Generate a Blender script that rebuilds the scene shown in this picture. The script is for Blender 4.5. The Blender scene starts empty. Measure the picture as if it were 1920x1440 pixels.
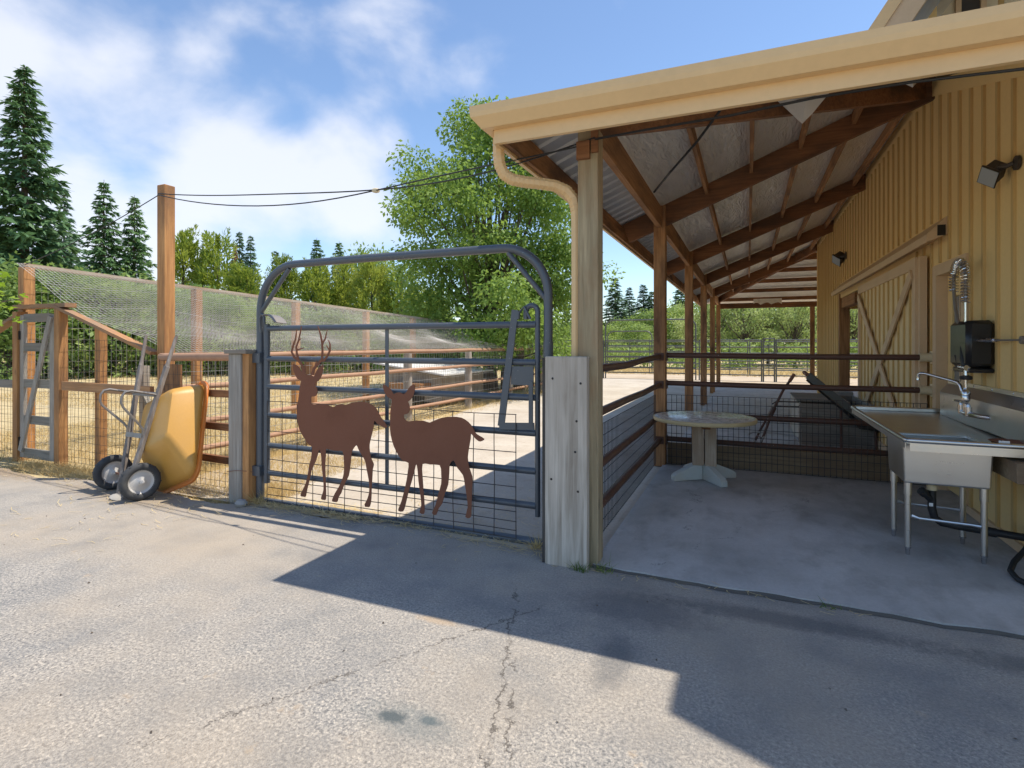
import bpy, bmesh, math, random
import numpy as np
from mathutils import Vector, Matrix
R = math.radians
scene = bpy.context.scene
col = scene.collection

# ------------------------------------------------------------------ camera
cd = bpy.data.cameras.new('camera')
cam = bpy.data.objects.new('camera', cd); col.objects.link(cam)
cd.sensor_width = 36.0; cd.lens = 36.0 * 1030 / 1920
cd.shift_y = -(720 - 645) / 1920
cd.clip_start = 0.05; cd.clip_end = 3000
cam.location = (0, 0, 1.6); cam.rotation_euler = (R(90), 0, R(23.225))
scene.camera = cam

# ------------------------------------------------------------------ sky, sun, exposure
SUN = Vector((1.18, 0.58, 3.18)).normalized()
world = bpy.data.worlds.new('World'); scene.world = world; world.use_nodes = True
wn = world.node_tree.nodes; wl = world.node_tree.links; wn.clear()
def wnode(t, **k):
    n = wn.new(t)
    for a, b in k.items(): setattr(n, a, b)
    return n
sky = wnode('ShaderNodeTexSky', sky_type='NISHITA', sun_disc=False)
sky.sun_elevation = math.asin(SUN.z); sky.sun_rotation = math.atan2(SUN.x, SUN.y)
sky.altitude = 100; sky.air_density = 1.0; sky.dust_density = 0.25; sky.ozone_density = 3.0
tc = wnode('ShaderNodeTexCoord')
def wmath(op, a, b=None, c=None, clamp=False):
    n = wnode('ShaderNodeMath', operation=op, use_clamp=clamp)
    for i, v in enumerate((a, b, c)):
        if v is None: continue
        if isinstance(v, (int, float)): n.inputs[i].default_value = v
        else: wl.new(v, n.inputs[i])
    return n.outputs[0]
mp = wnode('ShaderNodeMapping'); wl.new(tc.outputs['Generated'], mp.inputs[0]); mp.inputs['Scale'].default_value = (1, 1, 1.5)
nz = wnode('ShaderNodeTexNoise'); wl.new(mp.outputs[0], nz.inputs['Vector'])
nz.inputs['Scale'].default_value = 3.1; nz.inputs['Detail'].default_value = 7; nz.inputs['Roughness'].default_value = 0.5; nz.inputs['Distortion'].default_value = 0.25
nz2 = wnode('ShaderNodeTexNoise'); wl.new(mp.outputs[0], nz2.inputs['Vector'])
nz2.inputs['Scale'].default_value = 9.0; nz2.inputs['Detail'].default_value = 5; nz2.inputs['Roughness'].default_value = 0.5
bias = None
def cloud(dirv, cosr, amp):
    """a bank of cloud lying in this direction of the sky"""
    global bias
    d = wnode('ShaderNodeVectorMath', operation='DOT_PRODUCT'); wl.new(tc.outputs['Generated'], d.inputs[0]); d.inputs[1].default_value = dirv
    m = wnode('ShaderNodeMapRange', interpolation_type='SMOOTHSTEP'); wl.new(d.outputs['Value'], m.inputs['Value'])
    m.inputs['From Min'].default_value = cosr; m.inputs['From Max'].default_value = 1.0; m.inputs['To Min'].default_value = 0; m.inputs['To Max'].default_value = amp
    bias = m.outputs[0] if bias is None else wmath('ADD', bias, m.outputs[0])
CLOUDS = [((-0.8375, 0.4437, 0.3188), 0.955, 0.42), ((-0.8246, 0.3956, 0.4045), 0.97, 0.34), ((-0.7635, 0.541, 0.3526), 0.992, 0.26), ((-0.633, 0.7157, 0.2951), 0.984, 0.46), ((-0.6921, 0.6938, 0.1989), 0.976, 0.42),
          ((-0.5504, 0.7202, 0.4224), 0.990, 0.34), ((-0.678, 0.5869, 0.4425), 0.993, 0.38), ((-0.3765, 0.8114, 0.4471), 0.995, 0.26), ((-0.8021, 0.5684, 0.1832), 0.976, 0.34), ((0.7, -0.5, 0.5), 0.9, 0.45), ((-0.3, -0.85, 0.4), 0.92, 0.45), ((0.9, 0.35, 0.25), 0.93, 0.4)]
for c in CLOUDS: cloud(Vector(c[0]).normalized(), c[1], c[2])
base = wmath('MULTIPLY_ADD', nz.outputs[0], 2.9, -1.93)
base = wmath('MULTIPLY_ADD', nz2.outputs[0], 0.5, base)
mask = wmath('MULTIPLY', wmath('ADD', base, bias), 1.35, clamp=True)
mr = wnode('ShaderNodeMapRange', interpolation_type='SMOOTHSTEP'); wl.new(mask, mr.inputs['Value'])
mr.inputs['To Max'].default_value = 0.8
mix = wnode('ShaderNodeMix', data_type='RGBA'); wl.new(mr.outputs[0], mix.inputs['Factor'])
wl.new(sky.outputs[0], mix.inputs[6]); mix.inputs[7].default_value = (4.9, 5.0, 5.4, 1)
bg = wnode('ShaderNodeBackground'); wl.new(mix.outputs[2], bg.inputs['Color']); bg.inputs['Strength'].default_value = 0.1
out = wnode('ShaderNodeOutputWorld'); wl.new(bg.outputs[0], out.inputs[0])
sd = bpy.data.lights.new('sun', 'SUN'); sd.energy = 2.75; sd.angle = R(0.53); sd.color = (1, 0.91, 0.78)
sun = bpy.data.objects.new('sun', sd); col.objects.link(sun); sun.location = (0, 0, 30)
sun.rotation_euler = SUN.to_track_quat('Z', 'Y').to_euler()
vs = scene.view_settings
scene.cycles.max_bounces = 12; scene.cycles.diffuse_bounces = 8
vs.view_transform = 'Standard'; vs.look = 'None'; vs.gamma = 1; vs.exposure = 1.06; vs.use_curve_mapping = False

# ------------------------------------------------------------------ materials
MATS = {}
class NB:
    """small helper round one material's node tree"""
    def __init__(s, name):
        s.m = bpy.data.materials.new(name); s.m.use_nodes = True
        s.t = s.m.node_tree; s.n = s.t.nodes; s.l = s.t.links
        s.b = s.n['Principled BSDF']; s.tc = s.n.new('ShaderNodeTexCoord')
        MATS[name] = s.m
    def put(s, inp, v):
        if isinstance(v, bpy.types.NodeSocket): s.l.new(v, inp)
        else: inp.default_value = v
    def noise(s, scale=5, detail=4, rough=0.55, stretch=None, coord='Object', dist=0, loc=None):
        n = s.n.new('ShaderNodeTexNoise'); v = s.tc.outputs[coord]
        if stretch or loc:
            mp = s.n.new('ShaderNodeMapping'); s.l.new(v, mp.inputs[0]); v = mp.outputs[0]
            if stretch: mp.inputs['Scale'].default_value = stretch
            if loc: mp.inputs['Location'].default_value = loc
        s.l.new(v, n.inputs['Vector']); n.inputs['Scale'].default_value = scale; n.inputs['Detail'].default_value = detail
        n.inputs['Roughness'].default_value = rough; n.inputs['Distortion'].default_value = dist
        return n.outputs[0]
    def voro(s, scale, feature='F1', coord='Object', stretch=None, out=0):
        n = s.n.new('ShaderNodeTexVoronoi'); n.feature = feature; v = s.tc.outputs[coord]
        if stretch:
            mp = s.n.new('ShaderNodeMapping'); s.l.new(v, mp.inputs[0]); v = mp.outputs[0]; mp.inputs['Scale'].default_value = stretch
        s.l.new(v, n.inputs['Vector']); n.inputs['Scale'].default_value = scale
        return n.outputs[out]
    def ramp(s, f, stops):
        n = s.n.new('ShaderNodeValToRGB'); s.l.new(f, n.inputs[0]); e = n.color_ramp.elements
        while len(e) < len(stops): e.new(0.5)
        for i, (p, c) in enumerate(stops):
            e[i].position = p; e[i].color = tuple(c) + (1,) if not isinstance(c, (int, float)) else (c, c, c, 1)
        return n.outputs[0]
    def mix(s, f, a, b, mode='MIX'):
        n = s.n.new('ShaderNodeMix'); n.data_type = 'RGBA'; n.blend_type = mode
        s.put(n.inputs[0], f)
        for i, v in ((6, a), (7, b)):
            if isinstance(v, tuple) and len(v) == 3: v = v + (1,)
            s.put(n.inputs[i], v)
        return n.outputs[2]
    def math(s, op, a, b=0.0, clamp=False):
        n = s.n.new('ShaderNodeMath'); n.operation = op; n.use_clamp = clamp; s.put(n.inputs[0], a); s.put(n.inputs[1], b)
        return n.outputs[0]
    def rng(s, f, a, b, c=0.0, d=1.0):
        n = s.n.new('ShaderNodeMapRange'); s.put(n.inputs[0], f)
        for i, v in enumerate((a, b, c, d)): n.inputs[i + 1].default_value = v
        return n.outputs[0]
    def sep(s, coord='Object'):
        n = s.n.new('ShaderNodeSeparateXYZ'); s.l.new(s.tc.outputs[coord], n.inputs[0]); return n.outputs
    def rand(s):
        return s.n.new('ShaderNodeObjectInfo').outputs['Random']
    def color(s, c): s.put(s.b.inputs['Base Color'], c + (1,) if isinstance(c, tuple) and len(c) == 3 else c)
    def rough(s, v): s.put(s.b.inputs['Roughness'], v)
    def bump(s, h, strength=0.3, dist=0.01):
        n = s.n.new('ShaderNodeBump'); s.l.new(h, n.inputs['Height']); n.inputs['Strength'].default_value = strength; n.inputs['Distance'].default_value = dist
        s.l.new(n.outputs[0], s.b.inputs['Normal'])

def wood(name, dark, light, axis='Z', rough=0.8, weather=None, grain=1.0, amt=0.4, knots=False):
    m = NB(name)
    st = {'Z': (1, 1, 0.05), 'X': (0.05, 1, 1), 'Y': (1, 0.05, 1)}[axis]
    g = m.noise(38 * grain, 5, 0.6, st, dist=0.4)
    b = m.noise(5, 3, 0.5, tuple(0.25 if v < 0.5 else 1 for v in st))
    c = m.ramp(g, [(0.3, dark), (0.68, light)])
    c = m.mix(m.rng(b, 0.3, 0.75, 0.0, 0.5), c, tuple(0.55 * v for v in dark))
    c = m.mix(m.math('MULTIPLY', m.rand(), 0.3), c, tuple(0.6 * v for v in dark))
    kv = m.voro(2.6, stretch=tuple(0.45 if v < 0.5 else 1 for v in st)); kn = m.math('ADD', kv, m.math('MULTIPLY', m.math('SUBTRACT', m.noise(22, 3, 0.6), 0.5), 0.05))
    c = m.mix(m.rng(kn, 0.035, 0.075, 0.75, 0.0), c, tuple(0.35 * v for v in dark))
    if weather:
        w = m.noise(3.2, 5, 0.65, tuple(0.3 if v < 0.5 else 1 for v in st), loc=(3, 1, 7))
        c = m.mix(m.rng(w, 0.62 - amt * 0.35, 0.78 - amt * 0.2), c, weather)
    m.color(c); m.rough(rough); m.bump(g, 0.45, 0.006)
    return m.m
wood('wood_stain_z', (0.30, 0.14, 0.055), (0.66, 0.36, 0.16), 'Z', weather=(0.12, 0.06, 0.03), amt=0.4)
wood('wood_stain_x', (0.20, 0.08, 0.03), (0.44, 0.20, 0.08), 'X', weather=(0.10, 0.05, 0.026), amt=0.5)
wood('wood_stain_y', (0.28, 0.125, 0.045), (0.58, 0.30, 0.125), 'Y', weather=(0.12, 0.06, 0.03), amt=0.4)
wood('wood_cedar_z', (0.40, 0.18, 0.06), (0.72, 0.38, 0.145), 'Z', weather=(0.24, 0.125, 0.06), amt=0.45)
wood('wood_cedar_x', (0.36, 0.165, 0.06), (0.58, 0.31, 0.135), 'X', weather=(0.28, 0.18, 0.11), amt=0.6)
wood('wood_cedar_y', (0.38, 0.25, 0.14), (0.60, 0.46, 0.30), 'Y', weather=(0.50, 0.44, 0.36), amt=0.8)
wood('wood_green_z', (0.28, 0.22, 0.125), (0.55, 0.44, 0.27), 'Z', weather=(0.30, 0.18, 0.09), amt=0.45)
wood('wood_grey_z', (0.28, 0.25, 0.21), (0.58, 0.53, 0.46), 'Z', weather=(0.30, 0.25, 0.20), amt=0.5)
wood('wood_grey_x', (0.18, 0.17, 0.145), (0.40, 0.37, 0.31), 'X', weather=(0.26, 0.21, 0.16), amt=0.5)
wood('wood_silver_z', (0.33, 0.27, 0.205), (0.88, 0.80, 0.68), 'Z', weather=(0.46, 0.40, 0.33), amt=0.5, grain=0.7)
wood('wood_black_z', (0.025, 0.022, 0.02), (0.17, 0.15, 0.13), 'Z', weather=(0.05, 0.045, 0.04), amt=0.6, grain=0.6)
wood('wood_handle', (0.16, 0.13, 0.11), (0.40, 0.36, 0.32), 'Z', weather=(0.12, 0.10, 0.09), amt=0.5)
wood('wood_plank_z', (0.34, 0.26, 0.18), (0.62, 0.52, 0.40), 'Z', weather=(0.30, 0.19, 0.11), amt=0.5)
wood('wood_plank', (0.24, 0.17, 0.10), (0.42, 0.32, 0.20), 'X', weather=(0.20, 0.13, 0.08), amt=0.5)

def paint(name, c, rough=0.55, dirt=(0.2, 0.15, 0.1), amt=0.25, metal=0.0, spots=None, scale=2.0, bump=0.12, stretch=None, spec=None):
    m = NB(name)
    d = m.noise(scale, 6, 0.62, stretch)
    f = m.noise(scale * 18, 3, 0.6)
    cc = m.mix(m.rng(f, 0.25, 0.8, 0.0, 0.22), c, tuple(v * 0.72 for v in c))
    cc = m.mix(m.rng(d, 0.5, 0.85, 0.0, amt), cc, dirt)
    if spots:
        v = m.voro(*spots[:1]); cc = m.mix(m.rng(v, 0.03, 0.07, 1.0, 0.0), cc, spots[1])
    m.color(cc); m.b.inputs['Metallic'].default_value = metal
    m.rough(m.rng(d, 0.2, 0.8, rough - 0.08, min(1, rough + 0.15)))
    if spec is not None: m.b.inputs['Specular IOR Level'].default_value = spec
    m.bump(f, bump, 0.004)
    return m.m
paint('siding', (0.82, 0.60, 0.27), 0.62, (0.66, 0.46, 0.2), 0.35, scale=1.4, stretch=(1, 1, 0.35))
paint('siding_upper', (0.78, 0.70, 0.52), 0.6, (0.5, 0.4, 0.25), 0.3)
paint('batten', (0.60, 0.41, 0.165), 0.62, (0.32, 0.22, 0.10), 0.35)
paint('trim', (0.66, 0.48, 0.30), 0.6, (0.35, 0.25, 0.15), 0.3)
paint('gutter', (0.76, 0.52, 0.255), 0.38, (0.42, 0.29, 0.16), 0.3, scale=1.2)
paint('door_panel', (0.80, 0.63, 0.34), 0.6, (0.45, 0.34, 0.18), 0.3)
paint('gate_paint', (0.10, 0.115, 0.135), 0.34, (0.16, 0.14, 0.12), 0.35, scale=5, metal=0.25, spots=(26, (0.6, 0.6, 0.58)))
paint('corten', (0.215, 0.085, 0.046), 0.86, (0.15, 0.06, 0.035), 0.55, scale=3, bump=0.25)
paint('rust_pipe', (0.24, 0.115, 0.072), 0.75, (0.12, 0.05, 0.03), 0.5, scale=4, bump=0.3)
paint('pipe_tan', (0.42, 0.25, 0.16), 0.8, (0.24, 0.12, 0.07), 0.6, scale=6, bump=0.4)
paint('dark_rail', (0.105, 0.05, 0.034), 0.5, (0.20, 0.09, 0.05), 0.45, scale=5, metal=0.1, spots=(14, (0.5, 0.48, 0.45)))
paint('wire_dark', (0.055, 0.05, 0.048), 0.6, (0.16, 0.08, 0.04), 0.5, metal=0.2)
paint('wire_galv', (0.40, 0.40, 0.39), 0.5, (0.25, 0.2, 0.16), 0.4, metal=0.4)
paint('net_fibre', (0.60, 0.585, 0.56), 0.8, (0.4, 0.38, 0.35), 0.4)
paint('galv_pipe', (0.13, 0.14, 0.14), 0.45, (0.16, 0.15, 0.13), 0.4, metal=0.5)
paint('roof_metal', (0.40, 0.36, 0.30), 0.55, (0.3, 0.26, 0.22), 0.4, metal=0.1)
paint('tyre', (0.045, 0.048, 0.052), 0.8, (0.20, 0.19, 0.17), 0.5, scale=6)
paint('wheel_rim', (0.58, 0.57, 0.55), 0.45, (0.35, 0.28, 0.2), 0.4, metal=0.15, scale=5)
paint('strap_steel', (0.27, 0.25, 0.23), 0.5, (0.2, 0.11, 0.06), 0.6, metal=0.6, scale=5)
paint('tub_yellow', (0.58, 0.31, 0.065), 0.38, (0.50, 0.28, 0.09), 0.5, scale=3)
paint('tub_orange', (0.62, 0.19, 0.03), 0.4, (0.45, 0.15, 0.04), 0.4, scale=3)
paint('black_plastic', (0.014, 0.014, 0.015), 0.3, (0.03, 0.03, 0.03), 0.3)
paint('rubber', (0.015, 0.016, 0.018), 0.5, (0.05, 0.05, 0.05), 0.4)
paint('cream_plastic', (0.68, 0.58, 0.38), 0.5, (0.5, 0.4, 0.25), 0.3)
paint('white_plastic', (0.7, 0.7, 0.68), 0.4, (0.5, 0.48, 0.42), 0.3)
paint('lamp_bronze', (0.05, 0.04, 0.032), 0.5, (0.08, 0.06, 0.04), 0.4)
paint('table_edge', (0.55, 0.44, 0.24), 0.5, (0.35, 0.26, 0.15), 0.4)
paint('foil', (0.62, 0.60, 0.56), 0.5, (0.42, 0.38, 0.33), 0.5, metal=0.3)
paint('hut_roof', (0.72, 0.72, 0.70), 0.5, (0.4, 0.36, 0.3), 0.5)
paint('old_blue', (0.50, 0.53, 0.50), 0.8, (0.46, 0.40, 0.32), 0.95, scale=3)
paint('concrete_block', (0.36, 0.345, 0.32), 0.85, (0.24, 0.22, 0.19), 0.5)
paint('straw_block', (0.46, 0.35, 0.2), 0.9, (0.3, 0.2, 0.1), 0.5)

paint('eave_tin', (0.60, 0.60, 0.58), 0.45, (0.42, 0.38, 0.33), 0.4, metal=0.3)
paint('joint_dirt', (0.10, 0.09, 0.08), 0.95, (0.18, 0.15, 0.11), 0.6, scale=9, bump=0.5)
def brushed(name, c, rough):
    m = NB(name); g = m.noise(60, 3, 0.6, (0.06, 1, 1)); d = m.noise(2.2, 5, 0.6); s = m.noise(9, 4, 0.6, (1, 1, 0.2))
    m.color(m.mix(m.rng(d, 0.4, 0.8, 0, 0.25), c, tuple(v * 0.8 for v in c))); m.b.inputs['Metallic'].default_value = 1
    m.rough(m.rng(m.math('ADD', g, s), 0.7, 1.3, rough - 0.03, rough + 0.07)); pass
brushed('stainless', (0.64, 0.63, 0.60), 0.30)
brushed('chrome', (0.66, 0.66, 0.67), 0.16)

m = NB('table_top')
n1 = m.noise(4, 6, 0.65); n2 = m.noise(14, 5, 0.7)
m.color(m.mix(m.rng(n1, 0.48, 0.75, 0, 0.7), m.ramp(n2, [(0.3, (0.50, 0.48, 0.44)), (0.7, (0.72, 0.69, 0.62))]), (0.46, 0.37, 0.26)))
m.rough(m.rng(n2, 0.3, 0.7, 0.12, 0.4)); m.bump(n2, 0.1, 0.003)

m = NB('insulation')                                 # dirty white vapour-barrier sheet under the roof tin
n1 = m.noise(2.2, 5, 0.6, (1, 0.25, 1)); n2 = m.noise(11, 4, 0.55, (1, 0.22, 1), dist=2.2)
m.color(m.mix(m.rng(n1, 0.35, 0.75, 0, 0.6), (0.86, 0.83, 0.76), (0.66, 0.585, 0.48))); m.rough(0.34); m.b.inputs['Specular IOR Level'].default_value = 0.9
m.bump(m.math('ADD', m.math('MULTIPLY', n2, 0.8), n1), 1.0, 0.05)

m = NB('glass'); m.color((0.30, 0.33, 0.35)); m.rough(0.04); m.b.inputs['Metallic'].default_value = 0.0
m.b.inputs['Transmission Weight'].default_value = 0.35; m.b.inputs['Specular IOR Level'].default_value = 1.0
m = NB('lamp_glass'); m.color((0.35, 0.37, 0.37)); m.rough(0.12); m.b.inputs['Specular IOR Level'].default_value = 0.9
m = NB('sticker'); x = m.voro(60); m.color(m.mix(m.rng(x, 0.12, 0.2), (0.2, 0.2, 0.25), (0.72, 0.73, 0.74))); m.rough(0.5)

# --- driveway: worn asphalt, tan fines on grey stone, stains and cracks
m = NB('driveway')
sx, sy, sz = m.sep()
big = m.noise(0.55, 5, 0.6); mid = m.noise(2.6, 5, 0.62, loc=(4, 9, 0)); fine = m.noise(75, 3, 0.65); grit = m.noise(66, 5, 0.75, dist=0.5); peb = m.voro(150)
c = m.ramp(grit, [(0.36, (0.10, 0.099, 0.098)), (0.46, (0.25, 0.24, 0.225)), (0.55, (0.39, 0.362, 0.32)), (0.66, (0.66, 0.59, 0.49))])
c2 = m.ramp(fine, [(0.3, (0.25, 0.232, 0.21)), (0.7, (0.45, 0.41, 0.355))])
smooth = m.rng(m.math('ADD', m.math('MULTIPLY', sy, 0.42), m.math('MULTIPLY', big, 1.1)), 1.25, 2.1)
c = m.mix(smooth, c, c2)
c = m.mix(m.rng(mid, 0.44, 0.70, 0, 0.6), c, (0.17, 0.175, 0.178))
c = m.mix(m.rng(big, 0.44, 0.70, 0, 0.6), c, (0.42, 0.345, 0.255))
tan = m.noise(5.5, 6, 0.7, loc=(11, 3, 0)); c = m.mix(m.rng(tan, 0.64, 0.72, 0, 0.55), c, (0.43, 0.335, 0.235))
wob = m.math('MULTIPLY', m.math('SUBTRACT', m.noise(9, 5, 0.75), 0.5), 0.22)
def crack(x0, k, y0, y1, w):
    xx = m.math('SUBTRACT', m.math('ADD', sx, wob), m.math('ADD', m.math('MULTIPLY', sy, k), x0))
    line = m.rng(m.math('ABSOLUTE', xx), w * 0.35, w, 1.0, 0.0)
    seg = m.math('MULTIPLY', m.rng(sy, y0, y0 + 0.05), m.rng(sy, y1 - 0.1, y1, 1.0, 0.0))
    brk = m.rng(m.noise(6, 3, 0.6, loc=(7, 7, 7)), 0.40, 0.52)
    return m.math('MULTIPLY', m.math('MULTIPLY', line, seg), brk)
ck = m.math('MAXIMUM', crack(-0.29, -0.33, 1.2, 3.4, 0.011), crack(-0.20, -0.34, 0.8, 2.6, 0.010))
ck = m.math('MAXIMUM', ck, crack(-3.1, 0.62, 1.4, 3.2, 0.008))
c = m.mix(m.math('MULTIPLY', ck, 0.8), c, (0.07, 0.06, 0.05))
def stain(x, y, rx, ry, colr, amt):
    global c
    dx = m.math('DIVIDE', m.math('SUBTRACT', sx, x), rx); dy = m.math('DIVIDE', m.math('SUBTRACT', sy, y), ry)
    d = m.math('ADD', m.math('SQRT', m.math('ADD', m.math('MULTIPLY', dx, dx), m.math('MULTIPLY', dy, dy))), m.math('MULTIPLY', m.math('SUBTRACT', m.noise(16, 4, 0.7), 0.5), 1.1))
    c = m.mix(m.rng(d, 0.45, 1.05, amt, 0.0), c, colr)
stain(-1.40, 1.965, 0.085, 0.045, (0.045, 0.055, 0.06), 0.9); stain(-1.24, 2.0, 0.06, 0.035, (0.06, 0.085, 0.095), 0.8)
stain(-1.32, 1.97, 0.30, 0.12, (0.12, 0.15, 0.155), 0.4); stain(-1.65, 2.75, 0.16, 0.05, (0.42, 0.31, 0.2), 0.6)
stain(-0.62, 3.35, 0.5, 0.25, (0.10, 0.10, 0.11), 0.5); stain(0.2, 3.55, 0.9, 0.12, (0.075, 0.08, 0.09), 0.55); stain(-0.62, 2.75, 0.12, 0.3, (0.09, 0.10, 0.11), 0.5)
stain(1.6, 3.5, 0.9, 0.14, (0.07, 0.08, 0.085), 0.5); stain(0.75, 2.2, 0.12, 0.1, (0.05, 0.09, 0.10), 0.6)
stain(-6.0, 3.75, 1.6, 0.3, (0.30, 0.235, 0.16), 0.7); stain(-8.6, 3.9, 1.4, 0.35, (0.26, 0.19, 0.12), 0.8)
m.color(c); m.rough(0.88); m.bump(m.math('ADD', grit, m.math('MULTIPLY', peb, -0.6)), 0.55, 0.008)

# --- slab: smoother blue-grey concrete with trowel swirls and hairline cracks
m = NB('slab'); sx, sy, sz = m.sep()
n1 = m.noise(1.3, 5, 0.62, dist=0.6); n2 = m.noise(5, 6, 0.65, (1, 0.5, 1)); n3 = m.noise(60, 3, 0.6)
c = m.ramp(n1, [(0.3, (0.36, 0.355, 0.34)), (0.55, (0.50, 0.49, 0.47)), (0.75, (0.60, 0.59, 0.57))])
c = m.mix(m.rng(n2, 0.48, 0.72, 0, 0.65), c, (0.25, 0.235, 0.215)); c = m.mix(m.rng(m.noise(0.8, 4, 0.6, loc=(2, 8, 1)), 0.5, 0.7, 0, 0.55), c, (0.62, 0.61, 0.60)); c = m.mix(m.rng(n3, 0.3, 0.7, 0, 0.2), c, (0.2, 0.2, 0.19))
wob = m.math('MULTIPLY', m.math('SUBTRACT', m.noise(4, 5, 0.75), 0.5), 0.5)
def crk(x0, k, w):
    global c
    xx = m.math('SUBTRACT', m.math('ADD', sx, wob), m.math('ADD', m.math('MULTIPLY', sy, k), x0))
    c = m.mix(m.math('MULTIPLY', m.rng(m.math('ABSOLUTE', xx), w * 0.3, w, 0.85, 0.0), m.rng(m.noise(3, 3, 0.6, loc=(5, 5, 5)), 0.5, 0.58)), c, (0.10, 0.095, 0.09))
crk(-0.2, -0.05, 0.008); crk(-2.6, 0.5, 0.007)
m.color(c); m.rough(m.rng(n1, 0.3, 0.7, 0.62, 0.85)); m.bump(m.math('ADD', n3, n2), 0.18, 0.005)

m = NB('yard'); n1 = m.noise(0.9, 6, 0.65); n2 = m.noise(4.5, 6, 0.7); n3 = m.noise(50, 3, 0.6)
c = m.ramp(n1, [(0.3, (0.44, 0.38, 0.305)), (0.6, (0.56, 0.505, 0.425)), (0.8, (0.62, 0.575, 0.50))])
c = m.mix(m.rng(n2, 0.55, 0.72, 0, 0.5), c, (0.28, 0.20, 0.125)); c = m.mix(m.rng(n3, 0.4, 0.7, 0, 0.25), c, (0.25, 0.2, 0.14))
m.color(c); m.rough(0.9); m.bump(n3, 0.3, 0.006)
m = NB('field'); n1 = m.noise(0.35, 6, 0.65); n2 = m.noise(2.2, 6, 0.7); n3 = m.noise(28, 4, 0.7, (1, 1, 1))
c = m.ramp(n2, [(0.28, (0.38, 0.285, 0.14)), (0.5, (0.58, 0.46, 0.245)), (0.75, (0.70, 0.59, 0.35))])
c = m.mix(m.rng(n1, 0.55, 0.75, 0, 0.55), c, (0.17, 0.18, 0.07)); c = m.mix(m.rng(n3, 0.35, 0.7, 0, 0.35), c, (0.2, 0.14, 0.07))
m.color(c); m.rough(0.95); m.bump(n3, 0.8, 0.03)
m = NB('sand'); n1 = m.noise(0.8, 5, 0.65); n3 = m.noise(12, 5, 0.7)
m.color(m.mix(m.rng(n3, 0.55, 0.7, 0, 0.6), m.ramp(n1, [(0.3, (0.40, 0.31, 0.21)), (0.7, (0.56, 0.47, 0.35))]), (0.17, 0.11, 0.065))); m.rough(0.95); m.bump(n3, 0.6, 0.03)

def leafmat(name, stops, trans=0.35, var=0.3, tint=None, scale=1.2):
    m = NB(name); n = m.noise(scale, 3, 0.6); n2 = m.noise(scale * 7, 2, 0.6)
    f = m.math('ADD', m.math('MULTIPLY', n, 0.55), m.math('ADD', m.math('MULTIPLY', n2, 0.45), m.math('MULTIPLY', m.math('SUBTRACT', m.rand(), 0.5), var)))
    c = m.ramp(f, stops); m.color(c); m.rough(0.55); m.b.inputs['Specular IOR Level'].default_value = 0.35
    tr = m.n.new('ShaderNodeBsdfTranslucent'); m.l.new(m.mix(0.5, c, tint or (0.34, 0.46, 0.08)), tr.inputs[0])
    ms = m.n.new('ShaderNodeMixShader'); ms.inputs[0].default_value = trans
    m.l.new(m.b.outputs[0], ms.inputs[1]); m.l.new(tr.outputs[0], ms.inputs[2]); m.l.new(ms.outputs[0], m.n['Material Output'].inputs[0])
leafmat('leaf_pear', [(0.3, (0.089, 0.170, 0.036)), (0.5, (0.162, 0.283, 0.059)), (0.72, (0.308, 0.438, 0.097))], 0.45)
leafmat('leaf_fir', [(0.3, (0.087, 0.182, 0.087)), (0.5, (0.161, 0.293, 0.122)), (0.72, (0.293, 0.440, 0.161))], 0.34, tint=(0.16, 0.26, 0.08), scale=0.5)
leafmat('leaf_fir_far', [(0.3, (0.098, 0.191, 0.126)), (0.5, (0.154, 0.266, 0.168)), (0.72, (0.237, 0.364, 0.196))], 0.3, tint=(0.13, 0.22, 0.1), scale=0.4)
leafmat('leaf_cypress', [(0.3, (0.146, 0.225, 0.035)), (0.5, (0.264, 0.360, 0.058)), (0.72, (0.458, 0.507, 0.108))], 0.45, tint=(0.42, 0.46, 0.06), scale=0.7)
leafmat('leaf_hedge', [(0.3, (0.126, 0.208, 0.064)), (0.5, (0.234, 0.342, 0.100)), (0.72, (0.432, 0.522, 0.180))], 0.45, scale=0.6)
leafmat('leaf_willow', [(0.3, (0.235, 0.302, 0.117)), (0.5, (0.390, 0.469, 0.195)), (0.72, (0.625, 0.664, 0.323))], 0.5, scale=0.6)
leafmat('leaf_maple', [(0.3, (0.12, 0.22, 0.02)), (0.5, (0.19, 0.33, 0.03)), (0.72, (0.30, 0.42, 0.05))], 0.5, tint=(0.3, 0.45, 0.02), scale=2)
leafmat('leaf_dead', [(0.3, (0.18, 0.09, 0.035)), (0.5, (0.28, 0.15, 0.06)), (0.72, (0.36, 0.22, 0.1))], 0.2, tint=(0.3, 0.16, 0.05))
leafmat('straw', [(0.3, (0.48, 0.35, 0.15)), (0.5, (0.66, 0.51, 0.24)), (0.72, (0.80, 0.66, 0.37))], 0.3, tint=(0.6, 0.45, 0.2), scale=3)
leafmat('grass_green', [(0.3, (0.06, 0.11, 0.02)), (0.5, (0.10, 0.18, 0.03)), (0.72, (0.2, 0.26, 0.06))], 0.3, scale=3)
m = NB('bark'); n1 = m.noise(9, 5, 0.65, (1, 1, 0.25)); m.color(m.ramp(n1, [(0.3, (0.055, 0.042, 0.032)), (0.7, (0.17, 0.135, 0.105))])); m.rough(0.9); m.bump(n1, 0.7, 0.03)

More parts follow.
